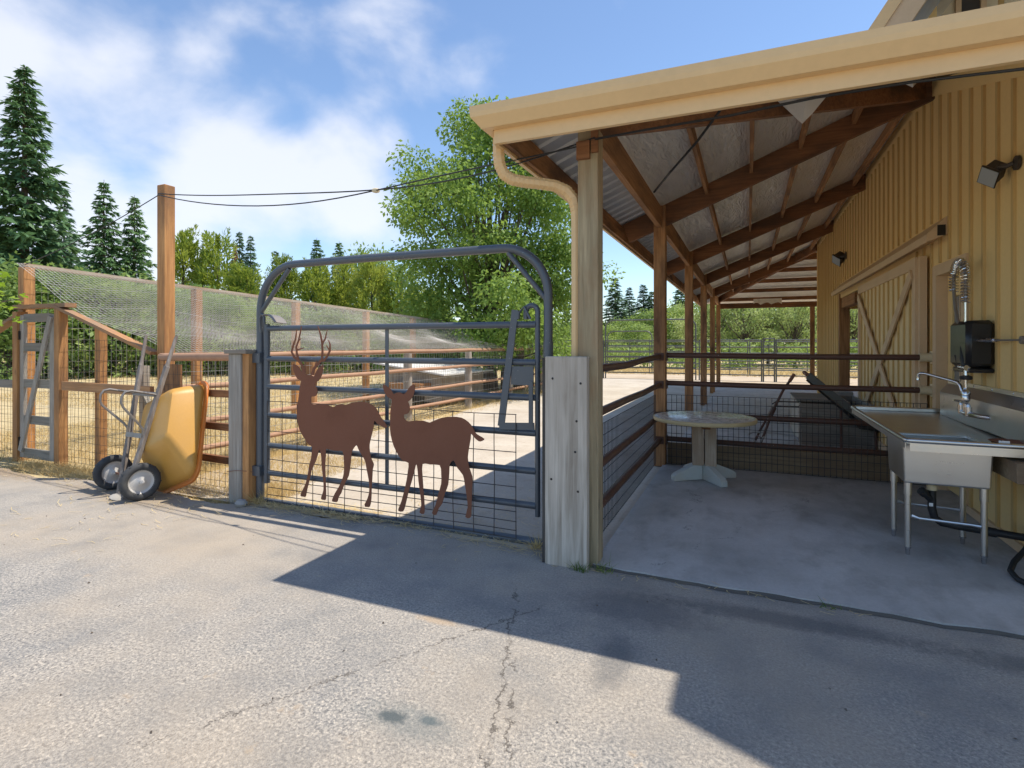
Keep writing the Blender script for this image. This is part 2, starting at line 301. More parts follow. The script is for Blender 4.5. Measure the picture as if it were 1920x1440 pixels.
# ------------------------------------------------------------------ mesh helpers
class MB:
    def __init__(s): s.v = []; s.f = []
    def add(s, vs, fs):
        o = len(s.v); s.v += [tuple(p) for p in vs]; s.f += [tuple(i + o for i in f) for f in fs]; return s
    def box(s, x0, x1, y0, y1, z0, z1):
        vs = [(x, y, z) for z in (z0, z1) for y in (y0, y1) for x in (x0, x1)]
        return s.add(vs, [(0, 2, 3, 1), (4, 5, 7, 6), (0, 1, 5, 4), (2, 6, 7, 3), (0, 4, 6, 2), (1, 3, 7, 5)])
    def bar(s, a, b, w, h, up=(0, 0, 1), off=0.0):
        """box beam from a to b; w across, h along 'up'; off shifts along up"""
        a, b = Vector(a), Vector(b); d = (b - a).normalized(); u = Vector(up); u = (u - d * u.dot(d)).normalized(); r = d.cross(u)
        vs = []
        for p in (a, b):
            for sr, su in ((-1, -1), (1, -1), (1, 1), (-1, 1)): vs.append(p + r * (sr * w / 2) + u * (su * h / 2 + off))
        return s.add(vs, [(0, 1, 2, 3), (7, 6, 5, 4), (0, 4, 5, 1), (1, 5, 6, 2), (2, 6, 7, 3), (3, 7, 4, 0)])
    def tube(s, pts, r, n=8, cap=True, closed=False):
        pts = [Vector(p) for p in pts]; k = len(pts); rs = r if isinstance(r, (list, tuple)) else [r] * k
        ring = []; prev = None
        for i, p in enumerate(pts):
            if closed: t = (pts[(i + 1) % k] - pts[i - 1])
            else: t = pts[min(i + 1, k - 1)] - pts[max(i - 1, 0)]
            t.normalize()
            if prev is None: u = t.orthogonal().normalized()
            else:
                u = prev - t * prev.dot(t); u = u.normalized() if u.length > 1e-6 else t.orthogonal().normalized()
            prev = u; w = t.cross(u)
            ring.append([p + (u * math.cos(2 * math.pi * j / n) + w * math.sin(2 * math.pi * j / n)) * rs[i] for j in range(n)])
        vs = [q for rr in ring for q in rr]; fs = []
        for i in range(k if closed else k - 1):
            i2 = (i + 1) % k
            for j in range(n): fs.append((i * n + j, i * n + (j + 1) % n, i2 * n + (j + 1) % n, i2 * n + j))
        if cap and not closed: fs += [tuple(reversed(range(n))), tuple((k - 1) * n + j for j in range(n))]
        return s.add(vs, fs)
    def lathe(s, c, axis, prof, n=24, a0=0, a1=None):
        """prof: list of (radius, distance along axis)"""
        c = Vector(c); ax = Vector(axis).normalized(); u = ax.orthogonal().normalized(); w = ax.cross(u); vs = []; fs = []
        for r, h in prof:
            for j in range(n):
                t = 2 * math.pi * j / n; vs.append(c + ax * h + (u * math.cos(t) + w * math.sin(t)) * r)
        for i in range(len(prof) - 1):
            for j in range(n): fs.append((i * n + j, i * n + (j + 1) % n, (i + 1) * n + (j + 1) % n, (i + 1) * n + j))
        return s.add(vs, fs)
    def prism(s, poly, d):
        """poly: list of 3d points in one plane, extruded by vector d"""
        d = Vector(d); k = len(poly); vs = [Vector(p) for p in poly] + [Vector(p) + d for p in poly]
        return s.add(vs, [tuple(range(k)), tuple(reversed(range(k, 2 * k)))] + [(i, i + k, (i + 1) % k + k, (i + 1) % k) for i in range(k)])
    def mesh(s, name, smooth=False, bevel=0.0):
        me = bpy.data.meshes.new(name); me.from_pydata(s.v, [], s.f)
        bm = bmesh.new(); bm.from_mesh(me)
        bmesh.ops.recalc_face_normals(bm, faces=bm.faces)
        if bevel: bmesh.ops.bevel(bm, geom=bm.edges[:], offset=bevel, segments=1, affect='EDGES', clamp_overlap=True)
        bm.to_mesh(me); bm.free()
        if smooth:
            me.polygons.foreach_set('use_smooth', [True] * len(me.polygons)); me.update()
            try: me.set_sharp_from_angle(angle=R(42))
            except Exception: pass
        return me

def tag(o, label=None, cat=None, group=None, kind=None):
    for k, v in (('label', label), ('category', cat), ('group', group), ('kind', kind)):
        if v: o[k] = v
    return o
def thing(name, label, cat, loc=(0, 0, 0), group=None, rotz=0):
    o = bpy.data.objects.new(name, None); col.objects.link(o); o.location = loc; o.rotation_euler.z = rotz; o.empty_display_size = 0.1
    return tag(o, label, cat, group)
def wpos(o):
    v = Vector((0, 0, 0))
    while o is not None: v += o.location; o = o.parent
    return v
def part(name, mb, mat, parent=None, smooth=False, bevel=0.0, kind=None, label=None, local=False):
    me = mb if isinstance(mb, bpy.types.Mesh) else mb.mesh(name, smooth, bevel)
    if mat and not len(me.materials): me.materials.append(MATS[mat])
    o = bpy.data.objects.new(name, me); col.objects.link(o)
    if parent is not None:
        o.parent = parent
        if not local: o.location = -wpos(parent)      # mesh is given in world coordinates
    return tag(o, label, None, None, kind)
def solo(name, mb, mat, label, cat, group=None, **k):
    return tag(part(name, mb, mat, None, **k), label, cat, group)
def struct(name, mb, mat, kind='structure'):
    return part(name, mb, mat, kind=kind)
def put(name, me, mat, parent, loc, rot=(0, 0, 0), scale=(1, 1, 1)):
    """a piece sharing mesh data, placed in world coordinates under its parent"""
    if mat and not len(me.materials): me.materials.append(MATS[mat])
    o = bpy.data.objects.new(name, me); col.objects.link(o); o.parent = parent
    o.location = Vector(loc) - (wpos(parent) if parent else Vector((0, 0, 0))); o.rotation_euler = rot; o.scale = scale
    return o
def quads_mesh(name, Q, tri=False):
    """Q: (n,4,3) or (n,3,3) array of faces -> mesh"""
    n, k = Q.shape[:2]; me = bpy.data.meshes.new(name)
    me.vertices.add(n * k); me.vertices.foreach_set('co', Q.reshape(-1).astype(np.float32))
    me.loops.add(n * k); me.loops.foreach_set('vertex_index', np.arange(n * k, dtype=np.int32))
    me.polygons.add(n); me.polygons.foreach_set('loop_start', np.arange(0, n * k, k, dtype=np.int32))
    me.update(calc_edges=True); me.validate()
    return me

# ------------------------------------------------------------------ the setting: ground, driveway, yard, slab
rnd = random.Random(7); nrng = np.random.default_rng(7)
def sheet(x0, x1, y0, y1, z, nx, ny, fn=None):
    mb = MB(); vs = []
    for j in range(ny + 1):
        for i in range(nx + 1):
            x = x0 + (x1 - x0) * i / nx; y = y0 + (y1 - y0) * j / ny
            vs.append(fn(x, y, z) if fn else (x, y, z))
    fs = [(j * (nx + 1) + i, j * (nx + 1) + i + 1, (j + 1) * (nx + 1) + i + 1, (j + 1) * (nx + 1) + i) for j in range(ny) for i in range(nx)]
    return mb.add(vs, fs)
struct('ground', sheet(-700, 700, -400, 1000, -0.03, 8, 8), 'field')
def edge_y(x, base=4.02):
    return base + 0.07 * math.sin(x * 1.7) + 0.05 * math.sin(x * 4.3 + 1) + 0.03 * math.sin(x * 9.1)
mb = MB(); xs = [-30 + 0.15 * i for i in range(int(30.0 / 0.15) - 8)]
vs = [(x, -14, 0) for x in xs] + [(x, edge_y(x, 4.02) if x > -5.2 else edge_y(x, 3.92), 0) for x in xs]; k = len(xs)
vs += [(12, -14, 0), (12, 3.9, 0)]
fs = [(i, i + 1, k + i + 1, k + i) for i in range(k - 1)] + [(k - 1, 2 * k, 2 * k + 1, 2 * k - 1)]
struct('driveway', mb.add(vs, fs), 'driveway')
mb = MB(); ys = [4.0 + 0.4 * i for i in range(54)]
vs = [(-6.25 + 0.12 * math.sin(y * 1.3) + 0.08 * math.sin(y * 3.1), y, -0.006) for y in ys] + [(-1.0, y, -0.006) for y in ys]; k = len(ys)
struct('yard', mb.add(vs, [(i, k + i, k + i + 1, i + 1) for i in range(k - 1)]), 'yard')
mb = MB(); vs = []
for i in range(73):
    t = 2 * math.pi * i / 72; rr = 1 + 0.05 * math.sin(3 * t) + 0.03 * math.sin(7 * t)
    vs.append((-1.5 + 9 * rr * math.cos(t), 26.5 + 4.2 * rr * math.sin(t), -0.016))
struct('arena_dirt', mb.add(vs, [tuple(range(72))]), 'sand')
mb = MB(); xs = [-1.02 + 0.12 * i for i in range(45)]; k = len(xs)
ed = [3.83 + 0.012 * math.sin(x * 5) + 0.008 * math.sin(x * 17) for x in xs]
vs = [(x, e, 0.025) for x, e in zip(xs, ed)] + [(x, 23.6, 0.025) for x in xs] + [(x, e + 0.004, -0.02) for x, e in zip(xs, ed)]
fs = [(i, i + 1, k + i + 1, k + i) for i in range(k - 1)] + [(2 * k + i, 2 * k + i + 1, i + 1, i) for i in range(k - 1)]
vs += [(-1.02, 3.82, -0.02), (-1.02, 23.6, -0.02)]; fs.append((3 * k, 0, k, 3 * k + 1))
slab = struct('concrete_slab', mb.add(vs, fs), 'slab')
mb = MB(); vs = []                                     # dirt-packed joint between slab and drive
for x, e in zip(xs, ed): vs += [(x, e - .006 - .022 * max(0, math.sin(x * 3.1 + 1)) * abs(math.sin(x * 7.3)) - .010 * abs(math.sin(x * 23)), .004), (x, e - .003, .019 + .004 * math.sin(x * 11))]
part('joint_dirt', mb.add(vs, [(2 * i, 2 * i + 2, 2 * i + 3, 2 * i + 1) for i in range(k - 1)]), 'joint_dirt', slab)

# ------------------------------------------------------------------ barn
XW, XP = 1.90, -1.06
EX, EY, ZE, ZW = -1.61, 3.50, 3.21, 4.61          # eave lines and roof heights
YH, YF, YFE = 7.57, 18.3, 23.5                     # near hip top, far hip top, far eave
SL = (ZW - ZE) / (XW - EX)
def zroof(x): return ZE + SL * (x - EX)
POSTY = [3.93, 7.43, 11.30, 15.2, 19.1, 23.05]
barn = thing('barn', 'tan board-and-batten barn with an open lean-to roof on brown posts', 'barn', (XW, 12, 0))
# walls
DO = (8.3, 14.15, 2.62); WD = (6.5, 7.28, 2.34)
w = MB()
def wtop(y): return ZE + (ZW - ZE) * (y - EY) / (YH - EY) if y < YH else 5.0
def wallseg(y0, y1, z0, z1a, z1b=None, x0=XW, x1=XW + 0.14):
    z1b = z1a if z1b is None else z1b
    w.prism([(x0, y0, z0), (x0, y1, z0), (x0, y1, z1b), (x0, y0, z1a)], (x1 - x0, 0, 0))
wallseg(4.3, WD[0], 0.0, wtop(4.3) - .05, wtop(WD[0]) - .05)
wallseg(WD[0], WD[1], WD[2], wtop(WD[0]) - .05, wtop(WD[1]) - .05)
wallseg(WD[1], YH, 0.0, wtop(WD[1]) - .05, wtop(YH - .001) - .05)
wallseg(YH, DO[0], 0.0, 5.0); wallseg(DO[0], DO[1], DO[2], 5.0); wallseg(DO[1], YF, 0.0, 5.0)
wall = part('wall', w, 'siding', barn)
w = MB(); w.box(XW + .141, 11, 4.3, 4.44, 0, 3.4); part('front_wall', w, 'siding', barn)
w = MB(); w.box(10.86, 11, 4.45, YF - .15, 0, 5); part('side_wall', w, 'siding', barn)
w = MB(); w.box(XW + .141, 2.3, YF - .14, YF, 0, 5); w.box(5.2, 11, YF - .14, YF, 0, 5); w.box(2.3, 5.2, YF - .14, YF, 2.6, 5); part('end_wall', w, 'siding', barn)
# upper gable facing the camera, above the hip roof, with its steep overhanging roof
w = MB(); GY = YH + 0.02
w.prism([(XW + .03, GY, 4.5), (10.9, GY, 4.5), (10.9, GY, 5.2), (8.6, GY, 8.3), (6.4, GY, 9.4), (4.2, GY, 8.3), (XW + .03, GY, 5.2)], (0, .12, 0))
gable = part('gable_wall', w, 'siding_upper', barn)
bt = MB().box(-.022, .022, -.02, 0, 0, 3.0).mesh('batten')
for i in range(7): put('batten', bt, 'batten', gable, (XW + .30 + .33 * i, GY - .001, 4.55), (0, 0, 0), (1, 1, (0.9 + .47 * i) / 3.0))
w = MB(); w.box(XW + .02, XW + .16, GY - .028, GY, 4.5, 5.25); part('corner_board', w, 'siding', gable)
GX0, GZ0, GM = 1.10, 4.60, 1.55
def gbar(name, y0, y1, off0, off1, mat, par, x1=3.4):
    m_ = MB(); d = Vector((1, 0, GM)).normalized(); nrm = Vector((-GM, 0, 1)).normalized(); a = Vector((GX0, 0, GZ0)); L = (x1 - GX0) / d.x
    ps = [a + nrm * off0, a + nrm * off1, a + d * L + nrm * off1, a + d * L + nrm * off0]
    m_.prism([(p.x, y0, p.z) for p in ps], (0, y1 - y0, 0)); return part(name, m_, mat, par)
groof = gbar('gable_roof', 6.92, YF + .6, 0.03, 0.09, 'roof_metal', barn)
m_ = MB(); m_.prism([(3.4, 6.92, 8.2), (6.5, 6.92, 9.7), (6.5, 6.92, 9.78), (3.36, 6.92, 8.27)], (0, YF - 6.3, 0)); m_.prism([(6.5, 6.92, 9.7), (9.6, 6.92, 8.2), (11.8, 6.92, 4.7), (11.9, 6.92, 4.75), (9.64, 6.92, 8.27), (6.5, 6.92, 9.78)], (0, YF - 6.3, 0)); part('upper_roof', m_, 'roof_metal', barn)
gbar('rake_board', 6.88, 6.918, -0.20, 0.10, 'trim', groof); gbar('rake_cap', 6.86, 6.879, 0.0, 0.12, 'gutter', groof)
gbar('soffit', 6.925, YH, -0.03, 0.0, 'trim', groof); gbar('barge_trim', 6.925, 7.02, -0.20, -0.035, 'gutter', groof)
m_ = MB(); m_.box(GX0 - .02, XW, 7.05, 7.2, 4.68, 4.80); m_.prism([(1.42, 7.35, 4.6), (1.9, 7.35, 4.6), (1.9, 7.35, 5.3)], (0, .1, 0)); part('eave_return', m_, 'siding', groof)
m_ = MB(); m_.prism([(2.16, GY - .05, 5.6), (2.16, GY - .05, 4.95), (2.34, GY - .05, 5.18), (2.34, GY - .05, 5.6)], (0, .045, 0)); vt = part('vent', m_, 'lamp_bronze', gable)
m_ = MB(); m_.bar((2.14, GY - .06, 4.9), (2.14, GY - .06, 5.6), .05, .03, (0, 1, 0)); m_.bar((2.14, GY - .062, 4.9), (2.36, GY - .062, 5.17), .05, .03, (0, 1, 0)); m_.bar((2.36, GY - .064, 5.15), (2.36, GY - .064, 5.6), .05, .03, (0, 1, 0)); part('vent_frame', m_, 'trim', gable)
# entrance gable over the front of the barn, above and right of the picture
m_ = MB(); m_.prism([(1.80, 3.47, 5.50), (4.6, 3.47, 9.14), (4.6, 3.47, 9.24), (1.74, 3.47, 5.55)], (0, 4.0, 0)); m_.prism([(4.6, 3.47, 9.14), (7.4, 3.47, 5.5), (7.46, 3.47, 5.55), (4.6, 3.47, 9.24)], (0, 4.0, 0)); part('entrance_roof', m_, 'roof_metal', barn)
m_ = MB(); m_.prism([(3.2, 4.3, 3.5), (6.2, 4.3, 3.5), (6.2, 4.3, 6.9), (4.6, 4.3, 9.0), (3.2, 4.3, 7.2)], (0, .1, 0)); part('entrance_gable', m_, 'siding_upper', barn)
# battens of the long wall, each on its own
bt = MB().box(-.02, .0, -.022, .022, 0, 1).mesh('batten')
y = 4.55; i = 0
while y < YF - .05:
    segs = []
    top = (wtop(y) if y < YH else 4.62) - .2
    if WD[0] - .12 < y < WD[1] + .12: segs = [(WD[2] + .13, top)]
    elif DO[0] - .1 < y < DO[1] + .02: segs = [(2.94, top)]
    elif 6.9 <= y <= DO[0]: segs = [(0.06 if y > 7.4 else .06, 2.72), (2.94, top)]
    else: segs = [(0.06, top)]
    for z0, z1 in segs: put('batten', bt, 'batten', wall, (XW, y, z0), (0, 0, 0), (1, 1, z1 - z0))
    y += 0.295
m_ = MB(); m_.prism([(XW - .025, 4.4, wtop(4.4) - .05), (XW - .025, 7.45, wtop(7.45) - .05), (XW - .025, 7.45, wtop(7.45) - .22), (XW - .025, 4.4, wtop(4.4) - .22)], (.024, 0, 0)); part('frieze_board', m_, 'siding', wall)
m_ = MB(); m_.box(XW - .03, XW - .001, 4.35, WD[0] - .12, 0.03, .10); m_.box(XW - .03, XW - .001, WD[1] + .12, DO[0] - .02, 0.03, .10); m_.box(XW - .03, XW - .001, DO[1], YF, 0.03, .10); part('base_board', m_, 'trim', wall)
m_ = MB(); m_.box(XW - .03, XW + .2, YF - .01, YF + .1, 0, 4.7); part('corner_board', m_, 'siding', wall)
# sliding door with its covered track
m_ = MB(); m_.prism([(XW - .001, 6.95, 2.93), (XW - .001, 6.95, 2.74), (XW - .19, 6.95, 2.66), (XW - .19, 6.95, 2.74)], (0, 7.1, 0)); tr = part('door_track', m_, 'trim', barn)
m_ = MB(); m_.box(XW - .10, XW - .03, 6.944, 6.97, 2.72, 2.83); part('track_end', m_, 'black_plastic', tr)
sdoor = part('sliding_door', MB().box(XW - .10, XW - .06, 7.66, 11.25, .06, 2.58), 'door_panel', barn)
bt2 = MB().box(-.018, 0, -.02, .02, 0, 1).mesh('batten')
for i in range(12): put('batten', bt2, 'batten', sdoor, (XW - .10, 7.95 + .278 * i, .17), (0, 0, 0), (1, 1, 2.30))
m_ = MB(); m_.box(XW - .125, XW - .101, 7.66, 11.25, 2.47, 2.60); part('top_rail', m_, 'trim', sdoor)
m_ = MB(); m_.box(XW - .125, XW - .101, 7.66, 11.25, .06, .17); part('bottom_rail', m_, 'trim', sdoor)
for yy in (7.66, 11.13): m_ = MB(); m_.box(XW - .127, XW - .10, yy, yy + .12, .171, 2.469); part('stile', m_, 'trim', sdoor)
m_ = MB(); m_.bar((XW - .14, 7.76, 2.42), (XW - .14, 11.14, .2), .13, .022, (1, 0, 0)); part('brace', m_, 'trim', sdoor)
m_ = MB(); m_.bar((XW - .1405, 11.14, 2.42), (XW - .1405, 7.76, .2), .13, .018, (1, 0, 0)); part('brace', m_, 'trim', sdoor)
m_ = MB(); m_.box(XW - .098, XW - .03, 7.58, 7.655, .06, 2.60); part('door_edge', m_, 'trim', sdoor)
m_ = MB(); m_.box(XW - .02, XW + .18, DO[1] - .02, DO[1] + .16, 0, DO[2] + .1); part('door_jamb', m_, 'wood_stain_z', barn)
m_ = MB(); m_.box(XW + .02, XW + .16, 12.5, DO[1] - .03, 2.4, DO[2] - .01); part('door_header', m_, 'wood_stain_y', barn)
# walk door with glazing
for a in ((WD[0] - .11, WD[0] + .006, 0.02, WD[2] + .11), (WD[1] - .006, WD[1] + .11, 0.02, WD[2] + .11)):
    m_ = MB(); m_.box(XW - .03, XW + .13, a[0], a[1], a[2], a[3]); part('casing', m_, 'trim', barn)
m_ = MB(); m_.box(XW - .028, XW + .12, WD[0] + .007, WD[1] - .007, WD[2] - .005, WD[2] + .11); part('casing', m_, 'trim', barn)
wd = part('walk_door', MB().box(XW + .075, XW + .12, WD[0] + .01, WD[1] - .01, .05, 0.95).box(XW + .075, XW + .12, WD[0] + .01, WD[1] - .01, 2.1, WD[2] - .01).box(XW + .075, XW + .12, WD[0] + .01, WD[0] + .15, .951, 2.099).box(XW + .075, XW + .12, WD[1] - .15, WD[1] - .01, .951, 2.099), 'siding', barn)
pn = MB().box(-.003, .003, -.115, .115, -.185, .185).mesh('pane')
for i in range(2):
    for j in range(3): put('pane', pn, 'glass', wd, (XW + .095, WD[0] + .275 + .235 * i, 1.14 + .383 * j))
m_ = MB(); m_.box(XW + .07, XW + .105, WD[0] + .382, WD[0] + .40, .952, 2.098)
for zz in (1.332, 1.715): m_.box(XW + .068, XW + .104, WD[0] + .151, WD[1] - .151, zz - .009, zz + .009)
part('muntin', m_, 'trim', wd)
# lean-to roof: tin on top, insulation sheet underneath, three hipped planes
lt = MB()
def plane3(off, gap=0):
    return [((EX, EY, ZE + off), (XW, YH, ZW + off), (XW, YF, ZW + off), (EX, YFE, ZE + off)),
            ((EX, EY, ZE + off), (11, EY, ZE + off), (11, YH, ZW + off), (XW, YH, ZW + off)),
            ((EX, YFE, ZE + off), (XW, YF, ZW + off), (11, YF, ZW + off), (11, YFE, ZE + off))]
for q in plane3(0.03): lt.add(q, [(0, 1, 2, 3)])
leanto = part('lean_to_roof', lt, 'roof_metal', barn)
ins = MB()
for q in plane3(0.0): ins.add(q, [(3, 2, 1, 0)])
part('insulation_sheet', ins, 'insulation', leanto)
# bare ribbed tin in the overhang outside the post line
mb = MB(); vs = []; yy = EY + .12; prof = ((0, 0), (.15, 0), (.165, -.022), (.19, -.022), (.205, 0)); k = 0
while yy < YFE - .2:
    for dy, dz in prof:
        xe = min(XP - .03, EX + (yy + dy - EY) * (XW - EX) / (YH - EY) - .03, EX + (YFE - yy - dy) * (XW - EX) / (YFE - YF) - .03)
        vs += [(EX + .03, yy + dy, zroof(EX + .03) - .006 + dz), (xe, yy + dy, zroof(xe) - .006 + dz)]; k += 1
    yy += .22
part('eave_tin', mb.add(vs, [(2 * i, 2 * i + 1, 2 * i + 3, 2 * i + 2) for i in range(k - 1)]), 'eave_tin', leanto)
RD = 0.26
for y in POSTY[1:5]:
    m_ = MB(); m_.bar((EX + .05, y + .02, zroof(EX + .05) - .02), (XW - .012, y + .02, zroof(XW) - .02), .065, RD, off=-RD / 2 - .003); part('rafter', m_, 'wood_stain_x', leanto)
hipd = (Vector((XW, YH, ZW)) - Vector((EX, EY, ZE)))
m_ = MB(); a = Vector((EX, EY, ZE)) + hipd * .12; b = Vector((EX, EY, ZE)) + hipd * .985; m_.bar(a, b, .08, .20, off=-.135); part('hip_beam', m_, 'wood_stain_x', leanto)
hf = Vector((XW, YF, ZW)) - Vector((EX, YFE, ZE)); a = Vector((EX, YFE, ZE)) + hf * .1; b = Vector((EX, YFE, ZE)) + hf * .985
m_ = MB(); m_.bar(a, b, .08, .22, off=-.145); part('hip_beam', m_, 'wood_stain_x', leanto)
def hipY(x): return EY + (YH - EY) * (x - EX) / (XW - EX)
def hipF(x): return YFE + (YF - YFE) * (x - EX) / (XW - EX)
PX = [-.48, .04, .58, 1.13, 1.72]
for x in PX:
    ys = [hipY(x) + .07] + POSTY[1:5] + [hipF(x) - .07]
    for a, b in zip(ys[:-1], ys[1:]):
        if b - a < .25: continue
        m_ = MB(); z = zroof(x) - .085; m_.box(x - .02, x + .02, a + (.055 if a in POSTY else 0), b - (.015 if b in POSTY else 0), z - .07, z + .065)
        part('purlin', m_, 'wood_cedar_y' if False else 'wood_stain_y', leanto)
for i, yy in enumerate((19.2, 20.1, 21.0, 21.9, 22.8)):
    zz = ZW + (ZE - ZW) * (yy - YF) / (YFE - YF) - .09; m_ = MB(); x0 = EX + (XW - EX) * (YFE - yy) / (YFE - YF); m_.box(x0 + .1, 9, yy - .02, yy + .02, zz - .07, zz + .06); part('purlin', m_, 'wood_stain_x', leanto)
# header beam along the posts and edge beam at the eave
segs = list(zip(POSTY[:-1], POSTY[1:]))
for a, b in segs:
    m_ = MB(); m_.box(XP - .03, XP + .03, a + .08, b - .08, zroof(XP) - .31, zroof(XP) - .05); part('header', m_, 'wood_stain_y', leanto)
m_ = MB(); m_.box(EX + .005, EX + .045, EY + .05, YFE - .05, ZE - .19, ZE - .012); part('edge_beam', m_, 'wood_stain_y', leanto)
m_ = MB(); m_.box(XP, 9, POSTY[5] - .03, POSTY[5] + .03, 2.98, 3.18); part('header', m_, 'wood_stain_x', leanto)
# painted fascia and gutters
m_ = MB(); m_.box(EX - .02, 9, EY - .02, EY + .015, ZE - .21, ZE + .02); part('fascia', m_, 'gutter', leanto)
m_ = MB(); m_.box(EX - .03, EX + .0, EY + .02, YFE, ZE - .21, ZE + .02); part('fascia', m_, 'gutter', leanto)
gp = [(0, .025), (0, -.115), (.06, -.115), (.085, -.085), (.115, -.05), (.12, -.02), (.12, .025), (.112, .025), (.105, -.015), (.05, -.1), (.008, -.1), (.008, .025)]
G0 = .021
m_ = MB(); vs = []
for (o, h) in gp: vs += [(EX - .031 - o, EY - G0 - o, ZE + h), (9, EY - G0 - o, ZE + h)]
k = len(gp); m_.add(vs, [(2 * i, 2 * ((i + 1) % k), 2 * ((i + 1) % k) + 1, 2 * i + 1) for i in range(k)] + [tuple(2 * i for i in range(k)), tuple(2 * i + 1 for i in range(k))])
part('gutter', m_, 'gutter', barn)
m_ = MB(); vs = []
for (o, h) in gp: vs += [(EX - .031 - o, EY - G0 - o + .001, ZE + h), (EX - .031 - o, YFE, ZE + h)]
m_.add(vs, [(2 * i, 2 * ((i + 1) % k), 2 * ((i + 1) % k) + 1, 2 * i + 1) for i in range(k)] + [tuple(2 * i for i in range(k)), tuple(2 * i + 1 for i in range(k))])
part('gutter', m_, 'gutter', barn)
# downspout: elbow out of the gutter, across to the post, down
path = [(-1.66, 3.62, 3.10), (-1.66, 3.62, 2.98), (-1.655, 3.63, 2.90), (-1.63, 3.65, 2.835), (-1.58, 3.68, 2.80), (-1.50, 3.73, 2.785), (-1.40, 3.80, 2.78), (-1.31, 3.86, 2.77), (-1.235, 3.895, 2.735), (-1.185, 3.915, 2.67), (-1.165, 3.925, 2.58), (-1.163, 3.93, 2.4), (-1.163, 3.93, 1.2), (-1.163, 3.93, 0.3)]
ds = part('downspout', MB().tube(path, .043, 8), 'gutter', barn, smooth=True)
P = [Vector(p) for p in path[1:11]]
for i in range(len(P) - 1):
    for t in (0.15, 0.5, 0.85):
        c = P[i].lerp(P[i + 1], t); d = (P[i + 1] - P[i]).normalized()
        part('rib', MB().tube([c - d * .004, c + d * .004], .0465, 8), 'gutter', ds)
# posts
for i, y in enumerate(POSTY):
    hw = .075
    m_ = MB(); m_.box(XP - hw, XP + hw, y - hw, y + hw, 0.0, 3.15 if i == 0 else zroof(XP) - .02); part('post', m_, 'wood_green_z' if i == 0 else 'wood_stain_z', barn, bevel=.006)
m_ = MB(); m_.box(2.12, 2.27, POSTY[5] - .07, POSTY[5] + .07, 0, 2.98); part('post', m_, 'wood_stain_z', barn)
m_ = MB(); m_.box(5.4, 5.55, POSTY[5] - .07, POSTY[5] + .07, 0, 2.98); part('post', m_, 'wood_stain_z', barn)
m_ = MB(); m_.box(XP - .077, XP + .02, POSTY[0] - .105, POSTY[0] - .076, 2.93, 3.06); m_.box(XP + .03, XP + .08, POSTY[0] - .1, POSTY[0] - .076, 2.97, 3.15); part('post_block', m_, 'wood_stain_x', barn)
# torn scraps of the sheet hanging at the hip
def scrap(pts):
    me = MB(); n = len(pts); c = sum((Vector(p) for p in pts), Vector()) / n + Vector((.01, -.06, .0)); me.add(list(pts) + [c], [(i, (i + 1) % n, n) for i in range(n)])
    o = part('torn_sheet', me, 'foil', leanto); md = o.modifiers.new('thick', 'SOLIDIFY'); md.thickness = .003
scrap([(0.224, 5.55, 3.843), (0.354, 5.55, 3.83), (0.516, 5.55, 3.83), (0.689, 5.55, 3.845), (0.62, 5.55, 3.764), (0.524, 5.55, 3.648), (0.448, 5.55, 3.574), (0.337, 5.55, 3.708)])
scrap([(1.369, 6.55, 4.249), (1.47, 6.55, 4.267), (1.588, 6.55, 4.281), (1.553, 6.55, 4.209), (1.497, 6.55, 4.135), (1.422, 6.55, 4.191)])
m_ = MB(); vs = []
for i in range(9): vs += [(0.2 + .12 * i, 22.7, 3.30), (0.2 + .12 * i, 22.6 - .05 * (i % 2), 3.12 + .05 * math.sin(i * 2.1))]
m_.add(vs, [(2 * i, 2 * i + 1, 2 * i + 3, 2 * i + 2) for i in range(8)]); part('torn_sheet', m_, 'insulation', leanto)

# ------------------------------------------------------------------ gate posts beside the drive
gp_ = thing('gate_post', 'weathered silver-grey plank gate post against the corner post of the lean-to', 'post', (-1.2, 3.86, 0))
m_ = MB(); m_.box(-1.36, -1.045, 3.775, 3.848, -.02, 1.51); part('plank', m_, 'wood_silver_z', gp_, bevel=.006)
m_ = MB(); m_.box(-1.352, -1.15, 3.85, 4.03, -.02, 1.50); part('plank', m_, 'wood_black_z', gp_, bevel=.006)
m_ = MB(); m_.box(-1.385, -1.362, 3.79, 4.02, -.02, 1.50); part('plank', m_, 'wood_black_z', gp_)
nail = MB().lathe((0, 0, 0), (0, -1, 0), [(0.0, .003), (.007, .002), (.009, 0)], 8).mesh('bolt')
for x, z in ((-1.12, 1.05), (-1.30, 1.35), (-1.13, .83), (-1.11, .55), (-1.09, 1.32), (-1.31, .62)): put('bolt', nail, 'black_plastic', gp_, (x, 3.774, z))
gl = thing('gate_post', 'grey timber gate post with flat cap at the hinge side of the gate', 'post', (-4.75, 4.08, 0))
m_ = MB(); m_.box(-4.86, -4.685, 4.0, 4.165, -.03, 1.50); part('plank', m_, 'wood_grey_z', gl, bevel=.006)
m_ = MB(); m_.box(-4.683, -4.60, 4.02, 4.17, -.03, 1.50); part('plank', m_, 'wood_cedar_z', gl, label='orange-brown cedar side plank')
m_ = MB(); m_.box(-4.89, -4.585, 3.97, 4.19, 1.501, 1.545); part('cap', m_, 'wood_grey_x', gl, bevel=.005)
part('tie_wire', MB().tube([(-4.87, 3.99, .30), (-4.75, 3.985, .325), (-4.66, 3.99, .33), (-4.585, 4.06, .31), (-4.57, 4.1, .28)], .003, 5), 'rust_pipe', gl)

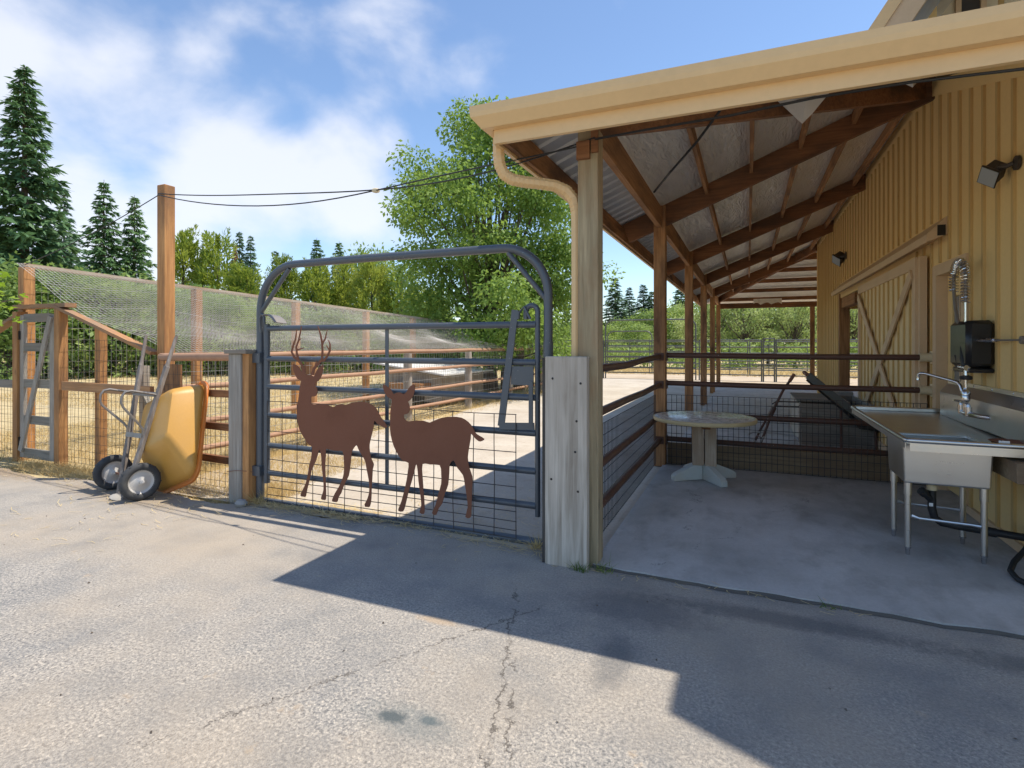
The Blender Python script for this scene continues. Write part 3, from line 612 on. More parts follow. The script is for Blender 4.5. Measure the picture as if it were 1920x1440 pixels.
# ------------------------------------------------------------------ arched gate frame and gate
YG = 4.12
def arc(cx, cz, r, a0, a1, n, y=YG): return [(cx + r * math.cos(R(a0 + (a1 - a0) * i / n)), y, cz + r * math.sin(R(a0 + (a1 - a0) * i / n))) for i in range(n + 1)]
gf = thing('steel_archway', 'dark grey tubular steel arch framing the farm gate', 'archway', (-3, YG, 0))
part('upright', MB().tube([(-4.55, YG, 0), (-4.55, YG, 1.62)], .040, 12), 'gate_paint', gf, smooth=True)
part('upright', MB().tube([(-1.455, YG, 0), (-1.455, YG, 1.62)], .040, 12), 'gate_paint', gf, smooth=True)
path = [(-4.55, YG, 1.60)] + [(-4.55, YG, 1.75)] + arc(-4.55 + .46, 1.925, .46, 180, 92, 12) + [(-3.2, YG, 2.390)] + arc(-1.455 - .40, 1.985, .40, 88, 0, 12) + [(-1.455, YG, 1.60)]
part('arch', MB().tube(path, .0365, 12), 'gate_paint', gf, smooth=True)
part('brace', MB().tube([(-4.53, YG - .002, 1.93), (-4.16, YG - .002, 2.345)], .022, 10), 'gate_paint', gf, smooth=True)
part('brace', MB().tube([(-1.80, YG - .002, 2.345), (-1.475, YG - .002, 1.96)], .022, 10), 'gate_paint', gf, smooth=True)
part('sill_tube', MB().tube([(-4.55, YG, .012), (-1.455, YG, .012)], .036, 12), 'gate_paint', gf, smooth=True)

gate = thing('farm_gate', 'dark grey six-rail tubular steel farm gate in the arched frame', 'gate', (-3, YG, 0))
GXL, GXR = -4.46, -1.545
RZ = [1.757, 1.452, 1.17, .885, .58, .303]
for i, z in enumerate(RZ):
    part('rail', MB().tube([(GXL + .01, YG, z), (GXR - .01, YG, z)], .027 if i else .028, 12), 'gate_paint', gate, smooth=True)
part('stile', MB().tube([(GXL, YG, .20), (GXL, YG, 1.80)], .031, 12), 'gate_paint', gate, smooth=True)
rs = MB().tube([(GXR, YG, .22), (GXR, YG, 1.86)] + arc(GXR - .05, 1.86, .05, 0, 180, 8)[1:] + [(GXR - .10, YG, 1.80)], .022, 10)
part('stile', rs, 'gate_paint', gate, smooth=True)
part('stay', MB().bar((-3.02, YG + .03, 1.74), (-3.02, YG + .03, .30), .034, .012, (0, 1, 0)), 'gate_paint', gate)
la = part('latch_bar', MB().bar((-1.725, YG - .035, 1.875), (-1.85, YG - .035, .93), .058, .012, (0, 1, 0)), 'gate_paint', gate)
part('latch_foot', MB().bar((-1.865, YG - .035, .93), (-1.56, YG - .035, .945), .014, .055, (0, 0, 1)), 'gate_paint', la)
part('latch_hook', MB().tube([(-1.60, YG - .02, 1.80), (-1.65, YG - .03, 1.90), (-1.69, YG - .035, 1.85), (-1.70, YG - .035, 1.80)], .012, 8), 'gate_paint', la, smooth=True)
part('latch_plate', MB().box(-1.765, -1.57, YG - .03, YG - .018, 1.27, 1.42), 'gate_paint', gate)
part('latch_strap', MB().box(-1.605, -1.57, YG - .045, YG - .033, .95, 1.30), 'gate_paint', gate)
for z in (.32, 1.46):
    part('hinge', MB().tube([(-4.55, YG - .002, z), (-4.44, YG - .002, z)], .018, 8).box(-4.60, -4.50, YG - .055, YG + .055, z - .05, z + .05), 'gate_paint', gate)
part('chain_hook', MB().tube([(-4.50, YG - .04, 1.72), (-4.505, YG - .045, 1.86), (-4.475, YG - .05, 1.90), (-4.44, YG - .05, 1.87), (-4.45, YG - .04, 1.80)], .012, 8), 'gate_paint', gate, smooth=True)
m_ = MB(); vs = []
for i in range(9):
    t = i / 8; vs += [(-4.43 + .17 * t, YG - .09, 1.80 + .10 * math.sin(math.pi * (.35 + .6 * t))), (-4.43 + .17 * t, YG + .07, 1.79 + .10 * math.sin(math.pi * (.35 + .6 * t)))]
m_.add(vs, [(2 * i, 2 * i + 1, 2 * i + 3, 2 * i + 2) for i in range(8)]); o = part('rubber_flap', m_, 'strap_steel', gate); md = o.modifiers.new('t', 'SOLIDIFY'); md.thickness = .008
def wiregrid(origin, u, v, us, vs_, r, n=4, jig=0.0, seed=1):
    """one welded panel of straight wires in the plane origin + u*a + v*b"""
    q = random.Random(seed); mb = MB(); o = Vector(origin); u = Vector(u); v = Vector(v); nn = u.cross(v).normalized()
    for a in us:
        pts = [o + u * (a + q.uniform(-jig, jig)) + v * (vs_[0] + (vs_[-1] - vs_[0]) * t) + nn * r for t in ((0, 1) if not jig else (0, .25, .5, .75, 1))]
        if jig: pts = [p + u * q.uniform(-jig, jig) for p in pts]
        mb.tube(pts, r, n, cap=False)
    for b in vs_:
        k = 1 if not jig else max(2, int((us[-1] - us[0]) / .35))
        pts = [o + u * (us[0] + (us[-1] - us[0]) * t / k) + v * (b + (q.uniform(-jig, jig))) - nn * r for t in range(k + 1)]
        mb.tube(pts, r, n, cap=False)
    return mb
mb = wiregrid((0, YG - .045, 0), (1, 0, 0), (0, 0, 1), [-4.40 + .192 * i + .0 for i in range(15)], [.035, .10, .17, .25, .34, .45, .58, .73, .88, 1.03], .0038, 5, jig=.004, seed=3)
part('wire_panel', mb, 'wire_dark', gate)

# ------------------------------------------------------------------ steel deer silhouettes wired to the gate
# outlines of the two cut plates: metres across (x) and up (z) in the plane of the gate
BUCK = [(-4.0408,1.4073),(-4.0408,1.3624),(-4.0176,1.3084),(-3.9821,1.2617),(-3.9415,1.2466),(-3.9521,1.1949),(-3.968,1.0996),(-3.9821,1.0178),(-3.991,0.936),(-3.9874,0.8684),(-3.9644,0.7884),(-3.9292,0.7366),(-3.8854,0.6856),(-3.8419,0.6416),(-3.8021,0.6204),(-3.8072,0.5705),(-3.8159,0.5096),(-3.8384,0.4474),(-3.8505,0.3793),(-3.8679,0.3105),(-3.8941,0.2406),(-3.9292,0.1898),(-3.9468,0.1433),(-3.9116,0.1377),(-3.8819,0.141),(-3.8714,0.1825),(-3.854,0.2447),(-3.8245,0.3415),(-3.8124,0.3962),(-3.7814,0.4524),(-3.7505,0.5084),(-3.73,0.5699),(-3.7181,0.6041),(-3.7045,0.5918),(-3.6909,0.5332),(-3.6858,0.4474),(-3.6757,0.3821),(-3.6655,0.3037),(-3.6655,0.2243),(-3.6875,0.1689),(-3.6926,0.1392),(-3.6622,0.1346),(-3.6369,0.1428),(-3.6352,0.201),(-3.6369,0.2801),(-3.6419,0.372),(-3.6453,0.4774),(-3.6369,0.5574),(-3.6335,0.6171),(-3.5616,0.6093),(-3.4955,0.6079),(-3.4382,0.6097),(-3.4268,0.5417),(-3.4219,0.4707),(-3.4268,0.4053),(-3.4431,0.3517),(-3.4791,0.283),(-3.5285,0.2125),(-3.5616,0.1498),(-3.5616,0.1328),(-3.5285,0.13),(-3.4988,0.1373),(-3.4873,0.1777),(-3.4545,0.223),(-3.4431,0.2541),(-3.4056,0.3294),(-3.3684,0.3913),(-3.3523,0.4768),(-3.341,0.5552),(-3.3298,0.6206),(-3.293,0.6684),(-3.2771,0.676),(-3.2533,0.6329),(-3.2138,0.5848),(-3.1824,0.5363),(-3.1699,0.4801),(-3.1511,0.4055),(-3.1387,0.3431),(-3.1387,0.2669),(-3.1589,0.2012),(-3.1902,0.1467),(-3.1871,0.1279),(-3.1589,0.1274),(-3.1309,0.1345),(-3.1154,0.206),(-3.1123,0.2951),(-3.1045,0.3972),(-3.0999,0.4736),(-3.0876,0.519),(-3.1123,0.5612),(-3.1309,0.6232),(-3.1356,0.6863),(-3.1247,0.7378),(-3.1045,0.8025),(-3.0891,0.8668),(-3.0814,0.9115),(-3.0506,0.888),(-3.0048,0.8654),(-2.9668,0.8552),(-2.9411,0.8667),(-2.982,0.917),(-3.0124,0.9467),(-3.0384,0.9895),(-3.066,1.026),(-3.1123,1.0555),(-3.1746,1.0719),(-3.2454,1.0754),(-3.317,1.066),(-3.3813,1.0465),(-3.4137,1.0386),(-3.4463,1.0449),(-3.4955,1.0363),(-3.5368,1.0175),(-3.5616,1.0137),(-3.595,1.0241),(-3.6453,1.0324),(-3.713,1.0334),(-3.7728,1.0269),(-3.8159,1.0357),(-3.8159,1.0718),(-3.8124,1.0987),(-3.7814,1.1026),(-3.7505,1.1144),(-3.7369,1.1482),(-3.7437,1.1812),(-3.7642,1.2072),(-3.7677,1.2205),(-3.7557,1.2341),(-3.7215,1.255),(-3.6875,1.3023),(-3.6706,1.3623),(-3.6689,1.4047),(-3.6926,1.395),(-3.73,1.3678),(-3.7608,1.3273),(-3.7814,1.2935),(-3.8159,1.3034),(-3.8505,1.3013),(-3.8854,1.318),(-3.9116,1.3107),(-3.9292,1.3306),(-3.9644,1.3772),(-3.9999,1.397)]
ANT = [[(-3.9029,1.3109,0.0173),(-3.9292,1.4008,0.0147),(-3.9733,1.4421,0.0133),(-4.0301,1.4755,0.012),(-4.0587,1.5256,0.012),(-4.0408,1.5802,0.0107),(-4.0087,1.6481,0.0093),(-3.9945,1.7417,0.004)], [(-3.9733,1.4421,0.0133),(-3.9945,1.5124,0.012),(-3.9999,1.5735,0.0107),(-3.9733,1.6304,0.0093),(-3.9503,1.7088,0.008),(-3.9344,1.7735,0.0027)], [(-3.9963,1.5436,0.008),(-3.9556,1.5492,0.008),(-3.9064,1.5629,0.0027)], [(-3.9803,1.625,0.0067),(-3.938,1.6546,0.0027)], [(-3.8924,1.3246,0.0107),(-3.8941,1.4363,0.004)], [(-3.8021,1.3064,0.0173),(-3.7814,1.3669,0.0147),(-3.73,1.4144,0.0147),(-3.6858,1.4548,0.0133),(-3.6791,1.5343,0.012),(-3.6825,1.6072,0.012),(-3.7045,1.6935,0.0093),(-3.7369,1.7709,0.0027)], [(-3.6808,1.6032,0.0093),(-3.6453,1.6534,0.008),(-3.6218,1.7351,0.0027)], [(-3.6926,1.4414,0.0133),(-3.6554,1.4512,0.012),(-3.6167,1.4925,0.0107),(-3.59,1.5414,0.0107),(-3.59,1.5979,0.008),(-3.6084,1.6375,0.0027)], [(-3.5933,1.5387,0.008),(-3.6335,1.5861,0.0027)], [(-3.7677,1.3805,0.0107),(-3.754,1.4407,0.004)]]
DOE = [(-2.9887,1.2393),(-2.9759,1.1806),(-2.9377,1.1293),(-2.8923,1.1058),(-2.9074,1.015),(-2.9124,0.8888),(-2.9074,0.8051),(-2.8747,0.7026),(-2.8247,0.6228),(-2.7751,0.5749),(-2.7185,0.5631),(-2.7259,0.486),(-2.7381,0.4124),(-2.7627,0.3167),(-2.7924,0.22),(-2.8172,0.1651),(-2.8247,0.1329),(-2.7751,0.1327),(-2.7504,0.1936),(-2.7185,0.311),(-2.6893,0.3966),(-2.6601,0.492),(-2.6407,0.5595),(-2.6263,0.5156),(-2.6166,0.414),(-2.5998,0.3134),(-2.5878,0.2124),(-2.6046,0.145),(-2.5616,0.1379),(-2.5544,0.1959),(-2.5639,0.3172),(-2.5759,0.4589),(-2.5759,0.5651),(-2.4975,0.5678),(-2.4039,0.5698),(-2.39,0.4967),(-2.39,0.4162),(-2.4156,0.3331),(-2.4459,0.2288),(-2.481,0.1538),(-2.4389,0.1448),(-2.4156,0.2021),(-2.3808,0.2464),(-2.3531,0.3398),(-2.3232,0.4129),(-2.3118,0.5239),(-2.3072,0.5842),(-2.2708,0.6232),(-2.2323,0.561),(-2.1807,0.5063),(-2.1651,0.4388),(-2.1473,0.3421),(-2.1362,0.2449),(-2.1584,0.1635),(-2.1207,0.1563),(-2.103,0.1899),(-2.0986,0.3081),(-2.0942,0.4263),(-2.0942,0.5047),(-2.1207,0.5709),(-2.1362,0.6581),(-2.1207,0.7576),(-2.1096,0.8173),(-2.1052,0.8568),(-2.0766,0.8293),(-2.0329,0.7991),(-2.0003,0.8053),(-1.983,0.822),(-2.022,0.8427),(-2.0613,0.8636),(-2.0876,0.9069),(-2.1317,0.9534),(-2.1986,0.9853),(-2.289,0.9885),(-2.3808,0.9757),(-2.4623,0.9451),(-2.5093,0.9262),(-2.5687,0.9392),(-2.6649,0.9339),(-2.7137,0.925),(-2.7381,0.9299),(-2.7627,0.9493),(-2.7677,0.9801),(-2.7381,0.9878),(-2.7088,1.0141),(-2.7088,1.0657),(-2.7259,1.096),(-2.7088,1.107),(-2.6698,1.1498),(-2.6528,1.212),(-2.6601,1.2488),(-2.7014,1.2311),(-2.7381,1.1845),(-2.7677,1.1627),(-2.8122,1.1757),(-2.8496,1.1681),(-2.8747,1.1589),(-2.8998,1.1936),(-2.9428,1.2238)]
YD = 4.045
CA, SA = math.cos(R(23.225)), math.sin(R(23.225))
def smoothpoly(p):
    out = []
    n = len(p)
    for i in range(n):
        a, b, c, d = (Vector(p[(i + k - 1) % n]) for k in range(4))
        out.append(b)
        if (c - b).length > .02: out.append((-a + 9 * b + 9 * c - d) / 16)
    return out
def deer(name, poly, ants, label):
    t = thing(name, label, 'deer cutout', (sum(p[0] for p in poly) / len(poly), YD, .15))
    mb = MB(); mb.prism(smoothpoly([(x, YD, z) for x, z in poly]), (0, .005, 0)); part('body', mb, 'corten', t)
    for j, a in enumerate(ants or []):
        mb = MB(); P = [Vector((x, YD, z)) for x, z, r in a]; rr = [r for x, z, r in a]; k = len(P); L = []; Rr = []
        for i in range(k):
            d = (P[min(i + 1, k - 1)] - P[max(i - 1, 0)]).normalized(); nn = Vector((-d.z, 0, d.x)); off = Vector((0, .0004 * (j + 1), 0))
            L.append(P[i] + nn * rr[i] + off); Rr.append(P[i] - nn * rr[i] + off)
        mb.prism(L + Rr[::-1], (0, .004, 0)); part('antler_tine', mb, 'corten', t)
deer('deer_cutout', BUCK, ANT, 'rust-brown steel silhouette of an antlered buck on the gate')
deer('deer_cutout', DOE, None, 'rust-brown steel silhouette of a doe without antlers on the gate')

# ------------------------------------------------------------------ pen rails under the lean-to
ps = thing('pen_fence', 'dark pipe-rail fence with wire mesh running back from the corner post', 'fence', (XP, 5.6, 0))
for z in (1.435, 1.07, .665, .345):
    k = z == 1.435
    path = [(XP + .0, 4.01, z - (.0 if not k else .02)), (XP + .0, 5.2, z - (.0 if not k else .035)), (XP, 6.2, z - .01), (XP, 7.352, z)]
    r_ = part('rail', MB().tube(path, .034, 12), 'dark_rail', ps, smooth=True)
    part('flange', MB().box(XP - .055, XP + .055, 7.34, 7.354, z - .05, z + .05).box(XP + .076, XP + .09, 7.36, 7.50, z - .055, z + .055), 'dark_rail', ps)
part('wire_mesh', wiregrid((XP - .045, 0, 0), (0, 1, 0), (0, 0, 1), [4.02 + .0508 * i for i in range(66)], [.04 + .1 * i for i in range(10)], .0032, 4), 'wire_dark', ps)
pb = thing('pen_fence', 'dark pipe-rail fence with wire mesh crossing to the barn wall behind the round table', 'fence', (.4, 7.43, 0))
for z in (1.45, 1.085, .69, .355):
    part('rail', MB().tube([(XP + .076, 7.43, z + .005), (.4, 7.43, z - .004), (1.78 if z > .9 else 1.86, 7.43, z)], .034, 12), 'dark_rail', pb, smooth=True)
for z in (1.45, 1.085):
    part('bracket', MB().tube([(1.76, 7.43, z), (1.875, 7.43, z)], .05, 12).box(1.876, 1.898, 7.35, 7.51, z - .07, z + .07), 'cream_plastic', pb, smooth=True)
part('wire_mesh', wiregrid((0, 7.385, 0), (1, 0, 0), (0, 0, 1), [XP + .09 + .062 * i for i in range(46)], [.04 + .1 * i for i in range(10)], .0042, 4), 'wire_dark', pb)
solo('kick_board', MB().box(XP + .08, 1.87, 7.50, 7.535, .025, .30), 'wood_plank', 'low tan plank along the floor behind the back wire mesh', 'board', bevel=.004)

# ------------------------------------------------------------------ round table
tb = thing('round_table', 'worn round table with cream edge on a wooden pedestal in the pen', 'table', (-.47, 6.78, .025))
TC = Vector((-.47, 6.78, 0))
part('table_top', MB().lathe(TC, (0, 0, 1), [(0, .752), (.55, .752), (.553, .751), (.4, .74), (0, .74)], 64), 'table_top', tb, smooth=True)
part('edge_band', MB().lathe(TC, (0, 0, 1), [(.5535, .752), (.568, .750), (.572, .742), (.572, .716), (.566, .708), (.3, .706), (.3, .735), (.553, .738)], 64), 'table_edge', tb, smooth=True)
ang = R(8)
def tp(u, v, z): return TC + Vector((math.cos(ang) * u - math.sin(ang) * v, math.sin(ang) * u + math.cos(ang) * v, z))
part('cross_piece', MB().bar(tp(-.34, 0, .678), tp(.34, 0, .678), .09, .05), 'wood_stain_x', tb)
part('cross_piece', MB().bar(tp(0, -.34, .675), tp(0, .34, .675), .09, .045), 'wood_stain_x', tb)
for i, (u, v) in enumerate(((-.07, -.045), (.066, -.06), (-.062, .09), (.075, .078))):
    part('column', MB().bar(tp(u, v, .20), tp(u, v, .652), .125, .125, (math.cos(ang), math.sin(ang), 0)), 'wood_plank_z', tb, bevel=.004)
for k in range(4):
    a_ = ang + R(-62 + 90 * k) ; d = Vector((math.cos(a_), math.sin(a_), 0)); s_ = Vector((-d.y, d.x, 0)); mb = MB(); prof = [(.04, .03), (.40, .027), (.40, .085), (.36, .115), (.10, .215), (.04, .215)]
    mb.prism([TC + d * r + s_ * .042 + Vector((0, 0, z)) for r, z in prof], -s_ * .084); part('foot', mb, 'old_blue', tb, bevel=.005)

# ------------------------------------------------------------------ stainless sink, tap, pre-rinse spray
sk = thing('sink', 'stainless steel utility sink with drainboard on tubular legs against the barn wall', 'sink', (1.3, 5.1, .025))
SX0, SX1, SY0, SY1, SZ = 1.06, 1.875, 4.80, 7.05, .90
BX0, BX1, BY0, BY1, BZ = 1.06, 1.60, 4.90, 5.42, .565
mb = MB()    # drainboard sheet with a sunk bowl
mb.add([(SX0, SY0, SZ - .02), (SX1, SY0, SZ - .02), (SX1, BY0 + .02, SZ - .03), (SX0, BY0 + .02, SZ - .03)], [(0, 1, 2, 3)])
mb.add([(SX0, BY1 - .02, SZ - .045), (SX1, BY1 - .02, SZ - .045), (SX1, SY1, SZ - .02), (SX0, SY1, SZ - .02)], [(0, 1, 2, 3)])
mb.add([(BX1 - .02, BY0 + .02, SZ - .03), (SX1, BY0 + .02, SZ - .03), (SX1, BY1 - .02, SZ - .045), (BX1 - .02, BY1 - .02, SZ - .045)], [(0, 1, 2, 3)])
dbd = part('drainboard', mb, 'stainless', sk); md = dbd.modifiers.new('t', 'SOLIDIFY'); md.thickness = .003
mb = MB(); mb.add([(BX0, BY0, SZ - .03), (BX1, BY0, SZ - .03), (BX1, BY1, SZ - .03), (BX0, BY1, SZ - .03), (BX0 + .012, BY0 + .012, BZ), (BX1 - .012, BY0 + .012, BZ), (BX1 - .012, BY1 - .012, BZ), (BX0 + .012, BY1 - .012, BZ)], [(0, 1, 5, 4), (1, 2, 6, 5), (2, 3, 7, 6), (3, 0, 4, 7), (4, 5, 6, 7)])
bowl = part('bowl', mb, 'stainless', sk); md = bowl.modifiers.new('b', 'BEVEL'); md.width = .014; md.segments = 3; md.limit_method = 'ANGLE'; md = bowl.modifiers.new('t', 'SOLIDIFY'); md.thickness = .003
rim = MB().tube([(SX1, SY0, SZ), (SX0 + .03, SY0, SZ), (SX0 + .008, SY0 + .008, SZ), (SX0, SY0 + .03, SZ), (SX0, SY1, SZ)], .018, 10); part('rolled_rim', rim, 'stainless', sk, smooth=True)
part('apron', MB().box(SX0 + .02, SX1, SY0 - .004, SY0 - .001, SZ - .075, SZ - .005), 'stainless', sk); part('apron', MB().box(SX0 - .004, SX0 - .001, SY0 + .02, SY1, SZ - .06, SZ - .005), 'stainless', sk)
part('end_rim', MB().box(SX0 + .02, SX1, SY1 - .05, SY1, SZ - .02, SZ + .025), 'stainless', sk, bevel=.008)
mb = MB(); mb.prism([(SX1 + .0, SY0, SZ - .03), (SX1 + .02, SY0, SZ - .03), (SX1 + .02, SY0, 1.20), (SX1 - .002, SY0, 1.20), (SX1 - .065, SY0, 1.115), (SX1 - .065, SY0, SZ - .02), (SX1 - .055, SY0, SZ - .03)], (0, 2.1, 0)); part('backsplash', mb, 'stainless', sk)
bolt = MB().lathe((0, 0, 0), (-1, 0, 0), [(0, .004), (.008, .003), (.010, 0)], 10).mesh('bolt')
part('wall_flange', MB().box(SX1 + .0, SX1 + .0225, SY0, 6.9, 1.201, 1.235), 'stainless', sk)
for yy in (5.0, 5.4, 5.8, 6.2, 6.6): put('bolt', bolt, 'chrome', sk, (SX1 - .001, yy, 1.219))
for x, y in ((1.10, 4.945), (1.555, 4.945), (1.10, 5.375), (1.555, 5.375)):
    lg = part('leg', MB().tube([(x, y, .075), (x, y, BZ + .02)], .0205, 12), 'stainless', sk, smooth=True)
    part('socket', MB().tube([(x, y, BZ - .09), (x, y, BZ + .01)], .026, 12), 'stainless', lg, smooth=True); part('bullet_foot', MB().lathe((x, y, 0), (0, 0, 1), [(.012, .025), (.014, .03), (.016, .07), (.022, .078), (.022, .085)], 12), 'chrome', lg, smooth=True)
for x0, x1, y in ((1.12, 1.535, 4.945), (1.12, 1.535, 5.375)):
    part('cross_bar', MB().tube([(x0, y, .32), (x0 + .05, y, .305), (x1 - .05, y, .295), (x1, y, .29)], [.018, .011, .011, .014], 8), 'stainless', sk, smooth=True)
dp = part('drain_pipe', MB().tube([(1.30, 5.15, .50), (1.30, 5.15, .34), (1.315, 5.15, .27), (1.36, 5.15, .235), (1.45, 5.14, .225), (1.88, 5.10, .20)], .028, 12), 'rubber', sk, smooth=True)
part('pipe_tail', MB().tube([(1.30, 5.15, .575), (1.30, 5.15, .50)], .024, 12), 'cream_plastic', dp, smooth=True); part('pipe_nut', MB().tube([(1.30, 5.15, .48), (1.30, 5.15, .515)], .034, 10), 'cream_plastic', dp, smooth=True)
part('clean_out', MB().tube([(1.30, 5.15, .40), (1.245, 5.12, .455)], .026, 10).tube([(1.25, 5.122, .45), (1.22, 5.11, .477)], .032, 10), 'rubber', dp, smooth=True)
part('coupling', MB().tube([(1.60, 5.126, .215), (1.68, 5.12, .21)], .034, 12), 'rubber', dp, smooth=True); part('pipe_label', MB().box(1.275, 1.30, 5.1195, 5.121, .36, .385), 'sticker', dp)
part('sticker', MB().box(1.60, 1.66, 4.83, 4.834, .905, .93), 'sticker', sk)
solo('copper_pan', MB().lathe((1.73, 5.02, .885), (0, 0, 1), [(0, .0), (.10, 0), (.125, .018), (.118, .018), (.095, .006), (0, .006)], 28), 'corten', 'flat coppery pan lying on the sink ledge', 'pan', smooth=True)
solo('wall_cleat', MB().box(1.66, 1.872, 4.72, 5.30, .66, .80).box(1.74, 1.87, 4.55, 4.719, .68, .79), 'wood_plank', 'short knotty wood block under the sink ledge on the wall', 'wood block', bevel=.004)

fc = thing('faucet', 'chrome swing-spout faucet with spring pre-rinse sprayer rising from the sink backsplash', 'faucet', (1.79, 5.95, 1.02))
FX, FY = 1.735, 5.92
part('body', MB().tube([(1.81, 5.62, 1.0), (FX + .03, 5.70, 1.0), (FX, FY - .02, 1.0), (FX, FY + .14, 1.005)], [.016, .02, .024, .018], 12).tube([(FX, FY - .06, .985), (FX, FY - .06, 1.06)], .026, 12).tube([(FX, FY + .11, .985), (FX, FY + .11, 1.065)], .026, 12).tube([(FX, FY, 1.0), (FX, FY, 1.16)], .02, 12), 'chrome', fc, smooth=True)
for dy in (-.06, .11): part('handle', MB().tube([(FX, FY + dy, 1.06), (FX - .005, FY + dy, 1.09), (FX - .03, FY + dy - .03, 1.10), (FX - .07, FY + dy - .05, 1.105)], [.018, .014, .01, .008], 10), 'chrome', fc, smooth=True)
part('swivel', MB().lathe((FX, FY, 1.10), (0, 0, 1), [(.018, 0), (.03, .01), (.033, .035), (.028, .055), (.033, .06), (.033, .085), (.02, .1), (.016, .12)], 16), 'chrome', fc, smooth=True)
part('spout', MB().tube([(FX, FY, 1.16), (FX - .012, FY + .02, 1.165), (FX - .02, FY + .035, 1.20), (FX - .025, FY + .045, 1.235), (FX - .04, FY + .065, 1.262), (FX - .07, FY + .10, 1.275), (1.52, 6.20, 1.325), (1.49, 6.235, 1.327), (1.475, 6.25, 1.312), (1.472, 6.253, 1.28), (1.472, 6.253, 1.262)], [.014] * 8 + [.014, .014, .016], 10), 'chrome', fc, smooth=True)
part('riser', MB().tube([(FX, FY, 1.2), (FX, FY, 1.98)], .0125, 10), 'chrome', fc, smooth=True)
# spring coil arching over, hose inside
cen = [Vector((FX, FY, 1.96 + .02 * i)) for i in range(12)] + [Vector((FX, FY + .15 - .15 * math.cos(R(180 * i / 24)), 2.18 + .15 * math.sin(R(180 * i / 24)))) for i in range(1, 25)] + [Vector((FX, FY + .30, 2.18 - .02 * i)) for i in range(1, 6)]
L = [0.0]
for a, b in zip(cen[:-1], cen[1:]): L.append(L[-1] + (b - a).length)
pts = []; N = 30 * 14
for i in range(N + 1):
    s_ = L[-1] * i / N; k = min(max(j for j in range(len(L)) if L[j] <= s_ + 1e-9), len(cen) - 2); t = (s_ - L[k]) / (L[k + 1] - L[k]); p = cen[k].lerp(cen[k + 1], t); d = (cen[k + 1] - cen[k]).normalized(); u = Vector((1, 0, 0)); v = d.cross(u); a_ = 2 * math.pi * 30 * i / N
    pts.append(p + (u * math.cos(a_) + v * math.sin(a_)) * .034)
part('spring', MB().tube(pts, .005, 5), 'chrome', fc, smooth=True)
part('hose', MB().tube(cen, .014, 8), 'strap_steel', fc, smooth=True)
part('hose_tail', MB().tube([cen[-1], Vector((FX - .005, FY + .24, 1.92)), Vector((FX - .01, FY + .10, 1.70)), Vector((FX - .012, FY + .02, 1.57))], .014, 8), 'strap_steel', fc, smooth=True)
sp = part('spray_head', MB().tube([(FX - .012, FY + .03, 1.60), (FX - .014, FY + .005, 1.56), (FX - .02, FY - .03, 1.47), (FX - .02, FY - .05, 1.41)], [.02, .026, .032, .026], 12), 'rubber', fc, smooth=True)
part('spray_valve', MB().tube([(FX - .02, FY + .05, 1.40), (FX - .02, FY - .10, 1.395)], .026, 10).tube([(FX - .02, FY - .07, 1.39), (FX - .02, FY - .075, 1.33)], .018, 10), 'chrome', sp, smooth=True); part('spray_rose', MB().lathe((FX - .02, FY - .075, 1.295), (0, 0, 1), [(0, 0), (.04, 0), (.046, .01), (.044, .03), (.02, .038)], 16), 'rubber', sp, smooth=True)
part('squeeze_lever', MB().tube([(FX - .02, FY + .05, 1.41), (FX - .03, FY + .12, 1.44), (FX - .035, FY + .14, 1.50)], .007, 6), 'rubber', sp, smooth=True)
part('wall_bracket', MB().tube([(FX, FY, 1.63), (1.82, 5.50, 1.63)], .012, 8).tube([(FX, FY - .0, 1.60), (FX, FY, 1.66)], .02, 8).tube([(1.79, 5.62, 1.63), (1.81, 5.55, 1.63)], .02, 8), 'chrome', fc, smooth=True)
part('bracket_rod', MB().tube([(1.82, 5.50, 1.63), (1.87, 5.26, 1.63)], .007, 8).lathe((1.868, 5.27, 1.63), (1, 0, 0), [(0, 0), (.03, .004), (.034, .03)], 12), 'strap_steel', fc, smooth=True)

td = thing('towel_dispenser', 'glossy black paper-towel dispenser on the wall above the sink', 'dispenser', (1.8, 6.1, 1.36))
part('cover', MB().box(1.70, 1.897, 5.78, 6.22, 1.40, 1.80), 'black_plastic', td, smooth=True, bevel=.035)
part('base_tray', MB().box(1.72, 1.895, 5.80, 6.20, 1.355, 1.395), 'black_plastic', td, bevel=.01)
hz = thing('garden_hose', 'black rubber hose looping on the slab below the sink', 'hose', (1.75, 4.8, .04))
part('hose_loop', MB().tube([(1.86, 5.02, .30), (1.84, 5.0, .22), (1.78, 4.95, .15), (1.70, 4.88, .09), (1.645, 4.78, .055), (1.64, 4.66, .045), (1.68, 4.55, .044), (1.76, 4.46, .044), (1.9, 4.38, .044), (2.1, 4.28, .044)], .018, 10), 'rubber', hz, smooth=True)

